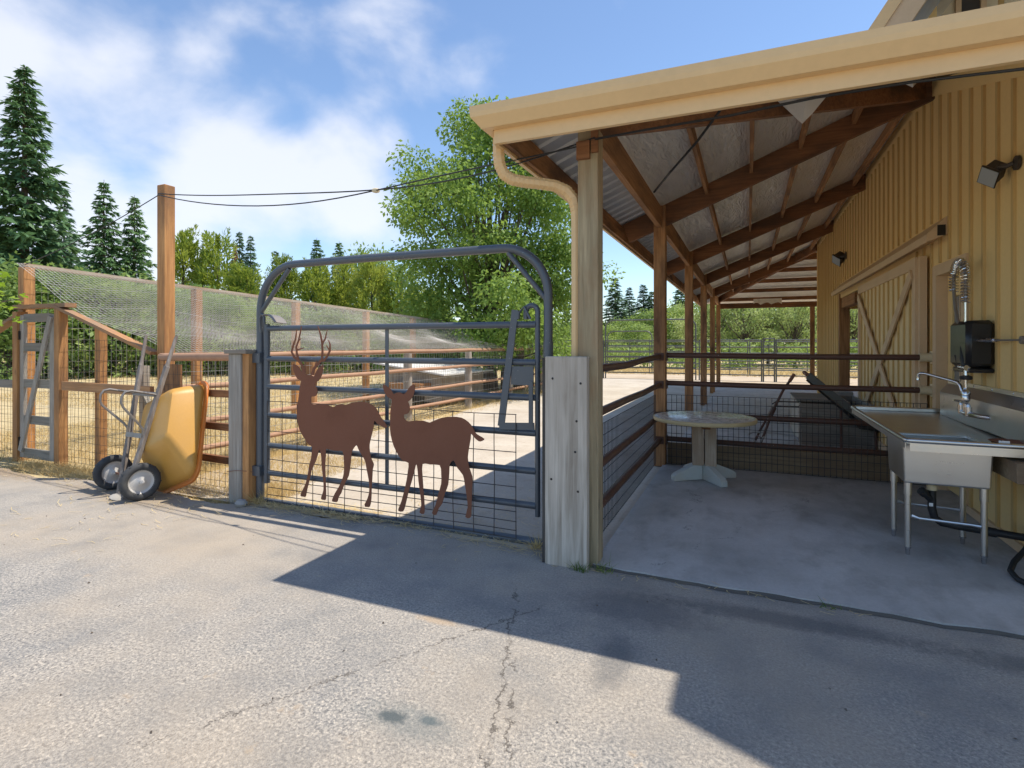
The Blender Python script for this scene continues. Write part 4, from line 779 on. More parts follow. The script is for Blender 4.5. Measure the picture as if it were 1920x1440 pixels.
def flood(loc, label, sc=1.0):
    t = thing('floodlight', label, 'floodlight', loc, 'floodlights on the barn wall'); x, y, z = loc
    part('wall_plate', MB().lathe((x - .002, y, z), (-1, 0, 0), [(.055 * sc, 0), (.055 * sc, .02), (.02, .03), (0, .03)], 16), 'lamp_bronze', t, smooth=True)
    part('arm', MB().tube([(x - .03, y, z), (x - .06, y + .02, z - .01), (x - .085, y + .06 * sc, z + .0), (x - .09, y + .10 * sc, z - .01)], .018 * sc, 8).lathe((x - .088, y + .075 * sc, z - .01), (0, 1, 0), [(0, 0), (.03 * sc, .005), (.03 * sc, .02), (0, .025)], 10), 'lamp_bronze', t, smooth=True)
    c = Vector((x - .10, y + .165 * sc, z - .02)); f = Vector((-.70, -.30, -.62)).normalized(); u = Vector((.5, .85, 0)).normalized(); u = (u - f * u.dot(f)).normalized(); v = f.cross(u)
    mb = MB(); rings = [(-.075, .055, .042), (-.06, .066, .05), (.02, .07, .054), (.045, .088, .068), (.055, .088, .068)]; vs = []
    for h, a, b in rings:
        for su, sv in ((-1, -1), (1, -1), (1, 1), (-1, 1)): vs.append(c + (f * h + u * a * su + v * b * sv) * sc)
    mb.add(vs, [(4 * i + j, 4 * i + (j + 1) % 4, 4 * i + 4 + (j + 1) % 4, 4 * i + 4 + j) for i in range(4) for j in range(4)] + [(3, 2, 1, 0)])
    hd = part('housing', mb, 'lamp_bronze', t)
    for k in (-2, -1, 0, 1, 2): part('fin', MB().bar(c + (f * -.065 + u * .02 * k - v * .05) * sc, c + (f * .015 + u * .02 * k - v * .056) * sc, .005 * sc, .012 * sc, v), 'lamp_bronze', hd)
    mb = MB(); mb.prism([c + (f * .0545 + u * a * .92 + v * b * .92) * sc for a, b in ((-.088, -.068), (.088, -.068), (.088, .068), (-.088, .068))], f * .004); part('lens', mb, 'lamp_glass', t)
flood((1.895, 5.36, 2.98), 'bronze floodlight on the barn wall above the sink', 1.0)
flood((1.895, 13.3, 3.45), 'small bronze floodlight on the barn wall above the sliding door', 1.5)

# ------------------------------------------------------------------ odds and ends behind the pen
bx = thing('wooden_bin', 'low grey wooden bin standing by the sliding door behind the pen', 'bin', (1.25, 10.4, .025))
for i in range(4): part('board', MB().box(.74, .775, 9.75 + .02 * (i % 2), 11.5, .03 + .162 * i, .03 + .16 * (i + 1)), 'wood_silver_z', bx)
for i in range(4): part('board', MB().box(.776, 1.72, 9.70, 9.735, .03 + .162 * i, .03 + .16 * (i + 1)), 'wood_grey_x', bx)
part('board', MB().box(1.72, 1.755, 9.70, 11.5, .03, .67), 'wood_grey_z', bx)
part('board', MB().box(.776, 1.719, 11.47, 11.5, .03, .67), 'wood_grey_x', bx)
for i in range(3): part('lid_board', MB().box(.72, 1.45, 9.9 + .5 * i, 10.39 + .5 * i, .682, .705), 'wood_grey_x', bx)
hb = thing('hand_truck', 'upright steel hand truck with wire loops parked behind the pen mesh', 'hand truck', (.25, 9.3, .025))
part('side_rail', MB().tube([(.165, 9.2, .05), (.235, 9.2, .24), (.345, 9.2, .58), (.50, 9.24, .92), (.62, 9.26, 1.10)], .019, 8), 'dark_rail', hb, smooth=True)
part('side_rail', MB().tube([(.10, 9.5, .05), (.20, 9.42, .30), (.33, 9.3, .56), (.36, 9.24, .62)], .018, 8), 'dark_rail', hb, smooth=True)
part('hand_grip', MB().tube([(.58, 9.25, 1.04), (.645, 9.262, 1.15)], .026, 10), 'rust_pipe', hb, smooth=True)
part('base_loop', MB().tube([(.235, 9.2, .20), (.165, 9.12, .10), (.09, 9.13, .13), (.02, 9.2, .16), (.0, 9.3, .19), (.06, 9.38, .215), (.16, 9.4, .225), (.42, 9.38, .225), (.64, 9.3, .215), (.69, 9.22, .19), (.70, 9.16, .12), (.70, 9.15, .03)], .014, 8), 'wire_galv', hb, smooth=True)
for dz in (0, .07): part('wire_loop', MB().tube([(.34, 9.2, .62 + dz), (.40, 9.22, .66 + dz), (.70, 9.25, .66 + dz), (.72, 9.4, .66 + dz)], .010, 6), 'wire_dark', hb, smooth=True)
part('axle_bracket', MB().bar((.28, 9.22, .44), (.37, 9.24, .64), .07, .06), 'dark_rail', hb); part('cross_rod', MB().tube([(.20, 9.2, .16), (.14, 9.46, .16)], .012, 6), 'dark_rail', hb)
rk = thing('feed_chute', 'dark steel chute leaning by the wooden bin near the barn wall', 'chute', (1.5, 10.2, .025))
part('tray', MB().bar((.86, 9.62, 1.10), (1.60, 9.66, .42), .34, .03, (0, -.3, 1)), 'black_plastic', rk); part('side_lip', MB().bar((.84, 9.44, 1.12), (1.60, 9.48, .46), .03, .10, (0, 0, 1)), 'galv_pipe', rk); part('top_lip', MB().tube([(.84, 9.44, 1.13), (.82, 9.8, 1.15)], .03, 8), 'rust_pipe', rk, smooth=True)
part('hopper', MB().prism([(1.30, 9.52, .62), (1.86, 9.52, .60), (1.86, 9.52, .30), (1.52, 9.52, .34)], (0, .16, 0)), 'black_plastic', rk); part('strut', MB().tube([(1.3, 9.64, .66), (1.3, 9.6, .03)], .018, 8), 'dark_rail', rk); part('strut', MB().tube([(1.75, 9.64, .4), (1.75, 9.6, .03)], .018, 8), 'dark_rail', rk)
solo('concrete_ramp', MB().prism([(1.33, 10.0 + 1.7, .025), (1.33, 13.0, .025), (1.33, 13.0, .50), (1.33, 12.0, .72), (1.33, 11.7, .72)], (.45, 0, 0)), 'concrete_block', 'grey concrete block at the foot of the sliding door', 'block', bevel=.015)

# ------------------------------------------------------------------ left side: tall post, wooden gate, netted run
YL = 4.35
tp_ = solo('utility_post', MB().box(-6.49, -6.355, 4.36, 4.495, -.03, 3.50), 'wood_cedar_z', 'tall square brown timber post carrying the overhead cables', 'post', bevel=.006)
lf = thing('wire_fence', 'rusty wire fence with slanting cedar top board beside the wooden gate', 'fence', (-7.4, YL, 0))
part('post', MB().box(-8.45, -8.34, YL - .055, YL + .055, -.03, 2.08), 'wood_cedar_z', lf, bevel=.005)
part('post', MB().box(-7.75, -7.65, YL + .04, YL + .14, -.03, 1.84), 'wood_cedar_z', lf, bevel=.005)
part('top_board', MB().bar((-8.45, YL - .01, 2.10), (-6.50, YL - .01, 1.49), .11, .04), 'wood_cedar_x', lf)
part('rail', MB().bar((-8.30, YL - .02, 1.05), (-6.53, YL - .02, 1.035), .05, .115), 'wood_cedar_x', lf)
def fieldfence(x0, x1, y, h, sp=.075, seed=1, r=.0022):
    n = int((x1 - x0) / sp); return wiregrid((0, y, 0), (1, 0, 0), (0, 0, 1), [x0 + (x1 - x0) * i / n for i in range(n + 1)], [.03 + h * (i / 14) ** 1.15 for i in range(15)], r, 4, jig=.008, seed=seed)
part('wire_mesh', fieldfence(-8.30, -6.53, YL + .03, 1.62, seed=5), 'wire_dark', lf)
wg = thing('wooden_gate', 'narrow grey wooden gate with a diagonal brace left of the wheelbarrow', 'gate', (-8.95, YL, 0))
gx0, gx1 = -9.30, -8.50
part('stile', MB().box(gx0, gx0 + .09, YL - .03, YL + .01, .03, 2.0), 'wood_grey_z', wg); part('stile', MB().box(gx1 - .10, gx1, YL - .03, YL + .01, .03, 2.0), 'wood_grey_z', wg)
for z in (.03, .50, 1.0, 1.50, 1.90): part('rail', MB().box(gx0 + .091, gx1 - .101, YL - .028, YL + .008, z, z + (.115 if z > .1 else .13)), 'wood_grey_x', wg)
part('brace', MB().bar((gx0 + .05, YL - .045, .12), (gx1 - .04, YL - .045, 1.97), .085, .026, (0, 1, 0)), 'wood_grey_z', wg)
for z in (.25, 1.72): part('hinge', MB().box(gx0 - .06, gx0 + .02, YL - .045, YL - .031, z - .06, z + .06), 'black_plastic', wg)
part('wire_mesh', wiregrid((0, YL + .015, 0), (1, 0, 0), (0, 0, 1), [gx0 + .09 + .1 * i for i in range(7)], [.15 + .1 * i for i in range(18)], .0018, 4), 'wire_galv', wg)
wf = thing('gate_surround', 'cedar posts and lintel around the narrow wooden gate', 'gate frame', (-9.3, YL, 0))
part('post', MB().box(-9.42, -9.31, YL - .06, YL + .07, -.03, 2.05), 'wood_cedar_z', wf); part('lintel', MB().box(-9.42, -8.2, YL - .06, YL + .08, 2.085, 2.14), 'wood_cedar_x', wf)
le = thing('wire_fence', 'wire fence with one low rail at the far left edge', 'fence', (-11, YL, 0))
part('wire_mesh', fieldfence(-13.4, -9.43, YL + .03, 1.5, seed=8), 'wire_dark', le); part('rail', MB().bar((-13.4, YL - .02, 1.02), (-9.43, YL - .02, 1.04), .05, .11), 'wood_grey_x', le); part('post', MB().box(-13.5, -13.36, YL - .07, YL + .07, -.03, 1.7), 'wood_cedar_z', le)
part('slant_board', MB().bar((-11.2, YL, 1.35), (-9.42, YL, 1.98), .12, .04), 'wood_cedar_x', le)
mf = thing('wire_fence', 'wire fence with rusty rails behind the upturned wheelbarrow', 'fence', (-5.6, YL, 0))
part('wire_mesh', fieldfence(-6.33, -4.87, YL - .06, 1.45, seed=6), 'wire_dark', mf)
part('top_pipe', MB().tube([(-6.36, YL - .02, 1.445), (-4.88, YL - .17, 1.47)], .048, 12), 'pipe_tan', mf, smooth=True)
for i, z in enumerate((1.05, .69, .33)): part('rail', MB().bar((-6.33, YL + .02, z), (-4.87, YL - .12, z + .01), .05, .075), 'wood_stain_x', mf)
part('board', MB().box(-6.325, -6.02, YL - .03, YL - .005, .75, 1.36), 'wood_stain_z', mf)

pf = thing('pipe_fence', 'tan pipe-rail fence on round posts along the sunlit yard', 'fence', (-6.5, 12, 0))
XF = -6.5; FPY = [6.9, 9.65, 12.35, 14.95, 17.6, 20.3]
for y in FPY: part('post', MB().tube([(XF, y, -.03), (XF, y, 1.2), (XF, y, 1.40)], [.095, .088, .083], 12), 'wood_grey_z' if y > 8 else 'wood_stain_z', pf, smooth=True)
for i, z in enumerate((1.45, 1.065, .625, .275)):
    ys = [4.5] + FPY
    for a, b in zip(ys[:-1], ys[1:]): part('rail', MB().tube([(XF + (.1 if i else 0), a - .05, z), (XF + (.1 if i else 0), (a + b) / 2, z - .012), (XF + (.1 if i else 0), b + .05, z)], .037 if i else .042, 10), 'pipe_tan', pf, smooth=True)
mb = MB(); q = random.Random(4)
for i in range(10):
    z = .1 + 1.3 * i / 9; pts = [(XF + .06, 4.5 + (20.3 - 4.5) * k / 40, z + q.uniform(-.01, .01)) for k in range(41)]; mb.tube(pts, .0035, 4, cap=False)
for k in range(160): y = 4.5 + .1 * k; mb.tube([(XF + .06, y + q.uniform(-.01, .01), .02), (XF + .06, y, 1.4)], .0025, 4, cap=False)
part('wire_mesh', mb, 'wire_galv', pf)

rn = thing('netted_run', 'cedar-post bird run covered by pale sagging netting', 'netted run', (-9.45, 10, 0))
XR = -9.45; RY = [4.47, 7.1, 9.55, 12.05, 14.3, 16.8, 19.5]
def rz(y): return 2.72 - .03 * (y - 4.47)
for y in RY: part('post', MB().box(XR - .07, XR + .07, y - .07, y + .07, -.03, rz(y) - .03), 'wood_cedar_z', rn, bevel=.005)
for a, b in zip(RY[:-1], RY[1:]): part('top_board', MB().bar((XR, a - .06, rz(a)), (XR, b - .062, rz(b)), .12, .05), 'wood_cedar_y', rn)
mb = MB(); q = random.Random(9)
def netp(y, t):
    z0, z1 = rz(y) + .02, 1.50
    sag = .16 * math.sin(math.pi * t) * (1 + .3 * math.sin(y * 1.1)) + .05 * math.sin(y * 2.7 + 5 * t)
    return (XR + (XF - XR) * t, y + .1 * math.sin(3 * t + y), z0 + (z1 - z0) * t - sag * math.sin(math.pi * t))
k = 0; y = 4.45
while y < 19.6:
    mb.tube([netp(y, t) for t in (0, .17, .34, .5, .67, .84, 1)], .0021, 3, cap=False); y += .055 if y < 12 else .09
for i in range(46):
    t = i / 45; mb.tube([netp(4.45 + (19.6 - 4.45) * j / 36, t) for j in range(37)], .0021 if i % 9 else .0045, 3, cap=False)
part('net', mb, 'net_fibre', rn)
mb = MB()
for i in range(15): z = .15 + .17 * i; mb.tube([(XR - .08, 4.45, z), (XR - .08, 19.5, z - .012 * 15)], .0028 if i % 5 else .005, 3, cap=False)
for i in range(190): y = 4.45 + .08 * i; mb.tube([(XR - .08, y, 0), (XR - .08, y, rz(y))], .0018, 3, cap=False)
part('side_net', mb, 'wire_galv', rn)
# brace and short post standing inside the run, seen through the wire
ip = thing('brace_post', 'grey leaning brace against a short post in the dry grass', 'post', (-8.6, 6.2, 0))
part('post', MB().box(-8.98, -8.88, 5.75, 5.85, -.03, 1.25), 'wood_grey_z', ip); part('brace', MB().bar((-8.92, 5.78, .80), (-8.05, 5.6, .02), .07, .06), 'wood_grey_x', ip)

# small coop seen through the far rails
cp = thing('coop', 'low weathered chicken coop with white tin roof beyond the pipe fence', 'coop', (-8.0, 13.2, 0))
part('wall', MB().prism([(-8.9, 12.2, .1), (-7.2, 12.2, .1), (-7.2, 12.2, .78), (-8.9, 12.2, 1.0)], (0, .05, 0)), 'wood_grey_z', cp)
part('wall', MB().prism([(-7.2, 12.251, .1), (-7.2, 14.6, .1), (-7.2, 14.6, .78), (-7.2, 12.251, .78)], (-.05, 0, 0)), 'wood_grey_z', cp)
part('wall', MB().box(-8.9, -8.85, 12.251, 14.6, .1, 1.0), 'wood_grey_z', cp)
part('roof', MB().prism([(-9.1, 11.9, 1.08), (-6.95, 11.9, .80), (-6.95, 11.9, .84), (-9.1, 11.9, 1.12)], (0, 2.9, 0)), 'hut_roof', cp)
part('roost_box', MB().box(-8.6, -7.5, 11.7, 12.19, .42, .60), 'wood_cedar_x', cp); part('door', MB().box(-8.1, -7.7, 12.17, 12.198, .12, .40), 'wood_black_z', cp)
for x in (-8.7, -7.4): part('leg', MB().box(x, x + .08, 12.21, 12.29, -.03, .12), 'wood_grey_z', cp)
for i, (yy, lb) in enumerate(((17.2, 'thick dark log post left of the pair by the tree'), (18.1, 'thick dark log post right of the pair by the tree'))):
    solo('log_post', MB().tube([(-7.6 + .1 * i, yy, -.03), (-7.6 + .1 * i, yy, 1.0), (-7.58 + .1 * i, yy, 1.75)], [.2, .18, .17], 12), 'bark', lb, 'post', smooth=True)

# ------------------------------------------------------------------ overhead cables
def sagline(a, b, s, n=24, wob=0): 
    a, b = Vector(a), Vector(b); return [a.lerp(b, i / n) + Vector((0, wob * math.sin(3.1 * math.pi * i / n), -s * 4 * (i / n) * (1 - i / n) + wob * math.sin(2 * math.pi * i / n))) for i in range(n + 1)]
solo('overhead_cable', MB().tube(sagline((-6.43, 4.335, 3.385), (-1.0, 3.84, 3.07), .20, wob=.04), .006, 6), 'rubber', 'upper black cable from the tall post to the barn corner', 'cable')
solo('overhead_cable', MB().tube(sagline((-6.43, 4.332, 3.37), (-1.06, 3.82, 3.03), .23, wob=-.035), .006, 6), 'rubber', 'lower black cable from the tall post to the barn corner', 'cable')
solo('overhead_cable', MB().tube(sagline((-6.45, 4.36, 3.38), (-9.40, 4.42, 2.72), .05), .006, 6), 'rubber', 'black cable from the tall post down to the net corner', 'cable')
solo('cable_clip', MB().lathe((-3.05, 4.027, 2.97), (1, .05, -.1), [(0, -.03), (.018, -.03), (.024, 0), (.018, .03), (0, .03)], 10), 'cream_plastic', 'small pale clip joining the two overhead cables', 'clip', smooth=True)
solo('eave_cable', MB().tube([(-1.0, 3.83, 3.06), (-.6, 3.72, 3.03), (-.1, 3.62, 3.0), (.35, 3.56, 3.005), (.8, 3.54, 3.0), (1.3, 3.56, 2.985), (2.2, 3.6, 3.02)], .008, 6), 'rubber', 'thin black cable drooping along the eave under the gutter', 'cable')
solo('roof_cable', MB().tube([(-.95, 6.2, 3.28), (-.7, 5.6, 3.30), (-.42, 5.2, 3.42), (-.2, 4.8, 3.52)], .012, 6), 'rubber', 'black cable hanging across the first roof bay', 'cable')

# ------------------------------------------------------------------ wheelbarrow stood on its nose
wb = thing('wheelbarrow', 'orange-yellow two-wheeled wheelbarrow stood upright against the fence', 'wheelbarrow', (-6.0, 3.75, 0))
Bl, Br = Vector((-6.05, 3.66, .0)), Vector((-5.88, 3.62, .02)); Tl, Tr = Vector((-6.47, 4.22, 1.70)), Vector((-5.86, 4.16, 1.69))
for a, b in ((Bl, Tl), (Br, Tr)):
    d = (b - a).normalized(); h = part('handle', MB().bar(a, a.lerp(b, .80), .055, .042, (0, 1, 0)), 'wood_handle', wb, bevel=.006)
    part('grip', MB().tube([a.lerp(b, .795), a.lerp(b, .83), a.lerp(b, .98), b], [.026, .019, .019, .014], 10), 'wood_handle', h, smooth=True)
eu = Vector((.975, -.22, 0)).normalized(); em = ((Tl + Tr) / 2 - (Bl + Br) / 2); ew = (em - eu * em.dot(eu)).normalized(); en = ew.cross(eu); en = en if en.y > 0 else -en
O = (Bl + Br) / 2
ewt = (ew - eu * .39).normalized(); eut = (eu + ew * .39).normalized(); OT = O + ew * .65 + eu * .06
def W(u, w_, n): return OT + eut * u + ewt * (w_ - .65) + en * n
def rrect(u0, u1, w0, w1, r, n, k=5):
    pts = []
    for cu, cw, a0 in ((u1 - r, w1 - r, 0), (u0 + r, w1 - r, 90), (u0 + r, w0 + r, 180), (u1 - r, w0 + r, 270)):
        for i in range(k + 1): a_ = R(a0 + 90 * i / k); pts.append((cu + r * math.cos(a_), cw + r * math.sin(a_), n))
    return pts
rings = [rrect(-.19, .36, .54, 1.03, .06, .035), rrect(-.225, .395, .50, 1.07, .09, .045), rrect(-.24, .41, .47, 1.09, .10, .075), rrect(-.27, .44, .34, 1.13, .115, .17), rrect(-.295, .465, .19, 1.17, .13, .28), rrect(-.305, .475, .13, 1.185, .135, .33)]
mb = MB(); K = len(rings[0]); vs = [W(*p) for rg in rings for p in rg]
mb.add(vs, [(i * K + j, i * K + (j + 1) % K, (i + 1) * K + (j + 1) % K, (i + 1) * K + j) for i in range(len(rings) - 1) for j in range(K)] + [tuple(range(K))])
tub = part('tub', mb, 'tub_yellow', wb, smooth=True); md = tub.modifiers.new('t', 'SOLIDIFY'); md.thickness = .005
rl = [rrect(-.305, .475, .13, 1.185, .135, .331), rrect(-.345, .515, .09, 1.225, .15, .336), rrect(-.348, .518, .087, 1.228, .15, .345), rrect(-.345, .515, .09, 1.225, .15, .362), rrect(-.335, .505, .10, 1.215, .15, .362)]
mb = MB(); vs = [W(*p) for rg in rl for p in rg]; mb.add(vs, [(i * K + j, i * K + (j + 1) % K, (i + 1) * K + (j + 1) % K, (i + 1) * K + j) for i in range(len(rl) - 1) for j in range(K)]); lip = part('tub_rim', mb, 'tub_orange', wb, smooth=True); md = lip.modifiers.new('t', 'SOLIDIFY'); md.thickness = .006
for i in range(5): part('rim_rib', MB().bar(W(-.2 + .14 * i, 1.19, .325), W(-.2 + .14 * i, 1.225, .338), .008, .012, tuple(en)), 'tub_orange', lip)
WR = .19
wc = [Vector((-6.42, 3.83, WR)), Vector((-5.72, 3.67, WR))]; ax = (wc[1] - wc[0]).normalized()
for i, c in enumerate(wc):
    o_ = ax * (1 if i else 1)
    tprof = [(.118, -.028), (.135, -.042), (.160, -.046), (.180, -.036), (.188, -.018), (.190, 0), (.188, .018), (.180, .036), (.160, .046), (.135, .042), (.118, .028), (.112, 0), (.118, -.028)]
    wh = part('wheel', MB().lathe(c, ax, tprof, 40), 'tyre', wb, smooth=True)
    part('rim', MB().lathe(c, ax, [(.022, .028), (.07, .010), (.10, .006), (.112, .022), (.121, .030), (.124, .033), (.118, .02), (.112, -.02), (.121, -.03), (.10, -.006), (.022, -.028)], 36), 'wheel_rim', wh, smooth=True)
    part('hub', MB().lathe(c, ax, [(0, -.06), (.02, -.06), (.024, -.02), (.024, .05), (.02, .06), (.012, .062), (.012, .075), (0, .078)], 16), 'wheel_rim', wh, smooth=True)
    for s_ in range(28):
        t_ = 2 * math.pi * s_ / 28; u_ = ax.orthogonal().normalized(); v_ = ax.cross(u_); p = c + (u_ * math.cos(t_) + v_ * math.sin(t_)) * .1875
        part('tread', MB().bar(p - ax * .03, p + ax * .03, .012, .006, tuple(p - c)), 'tyre', wh) if s_ % 2 == 0 else None
part('axle', MB().tube([wc[0] - ax * .03, wc[1] + ax * .05], .011, 10), 'rust_pipe', wb, smooth=True)
for a, b in ((Bl, Tl), (Br, Tr)):
    p1, p2 = a.lerp(b, .615), a.lerp(b, .37); n_ = -en
    leg = [p1, p1 + n_ * .06 + ew * .0, p1 + n_ * .26 - ew * .01, p1 + n_ * .31 - ew * .035, p1 + n_ * .325 - ew * .085, p1 + n_ * .31 - ew * .15, p1 + n_ * .28 - ew * .19, p2 + n_ * .08 + ew * .09, p2 + n_ * .035 + ew * .05, p2 + n_ * .022, p2 - ew * .03]
    part('leg', MB().tube(leg, .0125, 8), 'strap_steel', wb, smooth=True)
m_ = MB(); a = Bl.lerp(Tl, .615); b = Br.lerp(Tr, .615); n_ = -en
m_.bar(a + n_ * .03, b + n_ * .03, .05, .012, tuple(en)); part('cross_strap', m_, 'strap_steel', wb)
m_ = MB(); m_.bar(a + n_ * .13, b + n_ * .13, .11, .006, tuple(ew)); part('shelf_plate', m_, 'wheel_rim', wb)
a = Bl.lerp(Tl, .36); b = Br.lerp(Tr, .36); part('cross_strap', MB().bar(a + n_ * .03, b + n_ * .03, .05, .012, tuple(en)), 'strap_steel', wb)

# ------------------------------------------------------------------ far corral
def panel(name, a, b, label, rails, h0, h1, mat='galv_pipe', arch=None, group='steel corral panels beyond the barn'):
    a, b = Vector(a), Vector(b); t = thing(name, label, 'fence' if not arch else 'gate', tuple((a + b) / 2), group)
    for i in range(rails): z = h0 + (h1 - h0) * (i / (rails - 1)); part('rail', MB().tube([a + Vector((0, 0, z)), b + Vector((0, 0, z))], .026, 8), mat, t, smooth=True)
    for p in (a, b): part('upright', MB().tube([p, p + Vector((0, 0, h1 + (.03 if not arch else .0)))], .03, 8), mat, t, smooth=True)
    mid = (a + b) / 2; part('stay', MB().tube([mid + Vector((0, 0, h0)), mid + Vector((0, 0, h1))], .018, 6), mat, t)
    if arch:
        d = (b - a).normalized(); r = .35; pts = [a + Vector((0, 0, h1 - .1)), a + Vector((0, 0, arch - r))]
        pts += [a + d * (r - r * math.cos(R(90 * i / 6))) + Vector((0, 0, arch - r + r * math.sin(R(90 * i / 6)))) for i in range(1, 7)]
        pts += [b - d * (r - r * math.sin(R(90 * i / 6))) + Vector((0, 0, arch - r + r * math.cos(R(90 * i / 6)))) for i in range(0, 7)] + [b + Vector((0, 0, h1 - .1))]
        part('arch', MB().tube(pts, .032, 8), mat, t, smooth=True)
Y0 = 26.0
panel('corral_fence', (-2.0, Y0, -.03), (.55, Y0, -.03), 'steel corral panel seen between the middle lean-to posts', 6, .28, 1.80)
panel('corral_fence', (.62, Y0, -.03), (1.05, Y0, -.03), 'narrow steel corral panel with the latch posts', 6, .28, 1.86)
panel('corral_fence', (1.12, Y0, -.03), (4.2, Y0, -.03), 'steel corral panel nearest the barn corner', 6, .28, 1.80)
panel('corral_gate', (-6.2, Y0 - .3, -.03), (-2.15, Y0, -.03), 'wide arched steel corral gate left of the second lean-to post', 7, .30, 1.80, arch=2.75)
panel('corral_fence', (-8.6, Y0 + .5, -.03), (-6.3, Y0 - .3, -.03), 'steel corral panel left of the arched corral gate', 6, .28, 1.80)
panel('corral_gate', (-7.4, Y0 + 5.2, -.03), (-4.9, Y0 + 5.2, -.03), 'smaller arched steel gate farther back in the corral', 6, .3, 1.75, arch=2.35)
panel('corral_fence', (-4.8, Y0 + 5.2, -.03), (0, Y0 + 5.2, -.03), 'long pale corral panel in the back row', 6, .28, 1.75)
panel('corral_fence', (-12.5, Y0 + 5.2, -.03), (-7.5, Y0 + 5.2, -.03), 'pale corral panel at the left end of the back row', 6, .28, 1.75)
panel('corral_fence', (.1, Y0 + 5.2, -.03), (5.4, Y0 + 5.2, -.03), 'pale corral panel at the right end of the back row', 6, .28, 1.75)
ff = thing('field_fence', 'row of thin pale posts with two white wires across the dry field', 'fence', (-21, 27, 0))
for i in range(10): part('post', MB().tube([(-32 + 2.6 * i, 27 + (i % 3) * .3, -.03), (-32 + 2.6 * i, 27 + (i % 3) * .3, 1.3)], .05, 6), 'wood_silver_z', ff)
for z in (.75, 1.25): part('wire', MB().tube([(-32, 26.9, z), (-20, 26.95, z - .05), (-8.6, 26.9, z)], .012, 4), 'net_fibre', ff)

# ------------------------------------------------------------------ trees
def unit(v): return v / np.maximum(np.linalg.norm(v, axis=-1, keepdims=True), 1e-9)
def leaf_quads(c, d, nrm, ln, wd, rng, curl=.15):
    """diamond-ish leaves: base at c, along d, width across; one kite quad each"""
    d = unit(d); s = unit(np.cross(d, nrm)); n = np.cross(s, d)
    ln = ln[:, None]; wd = wd[:, None]
    a = c; b = c + d * ln * .45 + s * wd * .5 - n * ln * curl * .3; t = c + d * ln - n * ln * curl; e = c + d * ln * .45 - s * wd * .5 - n * ln * curl * .3
    return np.stack([a, b, t, e], 1)
def clump_crown(clumps, radii, per, size, rng, droop=.3, flat=.75, asp=.5):
    out = []
    for c, r, k in zip(clumps, radii, per):
        v = unit(rng.normal(size=(k, 3))) * (rng.random((k, 1)) ** .45) * r; v[:, 2] *= flat
        p = c + v; d = unit(v) * .7 + rng.normal(size=(k, 3)) * .6; d[:, 2] -= droop
        nrm = unit(rng.normal(size=(k, 3)) * .7 + np.array([0, 0, 1.0]))
        ln = size * rng.uniform(.6, 1.3, k); out.append(leaf_quads(p, d, nrm, ln, ln * asp, rng))
    return np.concatenate(out)
def limbs(mb, clumps, rng, h0, h1, tr, rmax=.09):
    for c in clumps:
        z = min(max(c[2] * rng.uniform(.25, .6), h0), h1); a = Vector((0, 0, z)); b = Vector(c); m_ = a.lerp(b, .5) + Vector((0, 0, -.08 * (b - a).length)) * rng.uniform(.0, 1.4) + Vector((rng.normal() * .1, rng.normal() * .1, .1))
        r = min(rmax, tr * .5) * rng.uniform(.5, 1); mb.tube([a, a.lerp(m_, .5), m_, m_.lerp(b, .6), b], [r, r * .8, r * .6, r * .35, r * .1], 5, cap=False)
    return mb
TM = {}
def broadleaf(key, H, prof, nclump, per, csize, leaf, mat, seed, trunk=.2, zlow=.12, droop=.3, asp=.5, nlimb=30, lean=0, double=False):
    """prof(t) -> crown radius at height fraction t"""
    rng = np.random.default_rng(seed); cl = []; rd = []
    while len(cl) < nclump:
        t = rng.uniform(zlow, .985); rr = prof(t)
        if rng.random() > rr / max(prof(x) for x in np.linspace(zlow, 1, 12)) + .12: continue
        a = rng.uniform(0, 2 * math.pi); f = rng.random() ** .38 * (1 + .16 * math.sin(3 * a + 7 * t + seed) + .1 * math.sin(5 * a - 11 * t))
        cl.append((rr * f * math.cos(a), rr * f * math.sin(a), t * H)); rd.append(csize * rng.uniform(.6, 1.25))
    cl = np.array(cl); Q = clump_crown(cl, rd, [int(per * (r / csize) ** 1.6) for r in rd], leaf, rng, droop, asp=asp)
    cm = quads_mesh('crown', Q); mb = MB()
    top = H * .88; pts = [(math.sin(z * .9 + seed) * .012 * max(z, 0) ** .5, math.cos(z * .7 + seed) * .012 * max(z, 0) ** .5, z) for z in np.linspace(-.05, top, 10)]
    mb.tube(pts, [trunk * (1 - .93 * i / 9) * (1.25 if i == 0 else 1) for i in range(10)], 9)
    limbs(mb, cl[rng.permutation(len(cl))[:nlimb]], rng, H * .1, H * .7, trunk, .1)
    TM[key] = (cm, mb.mesh('trunk', smooth=True), mat)
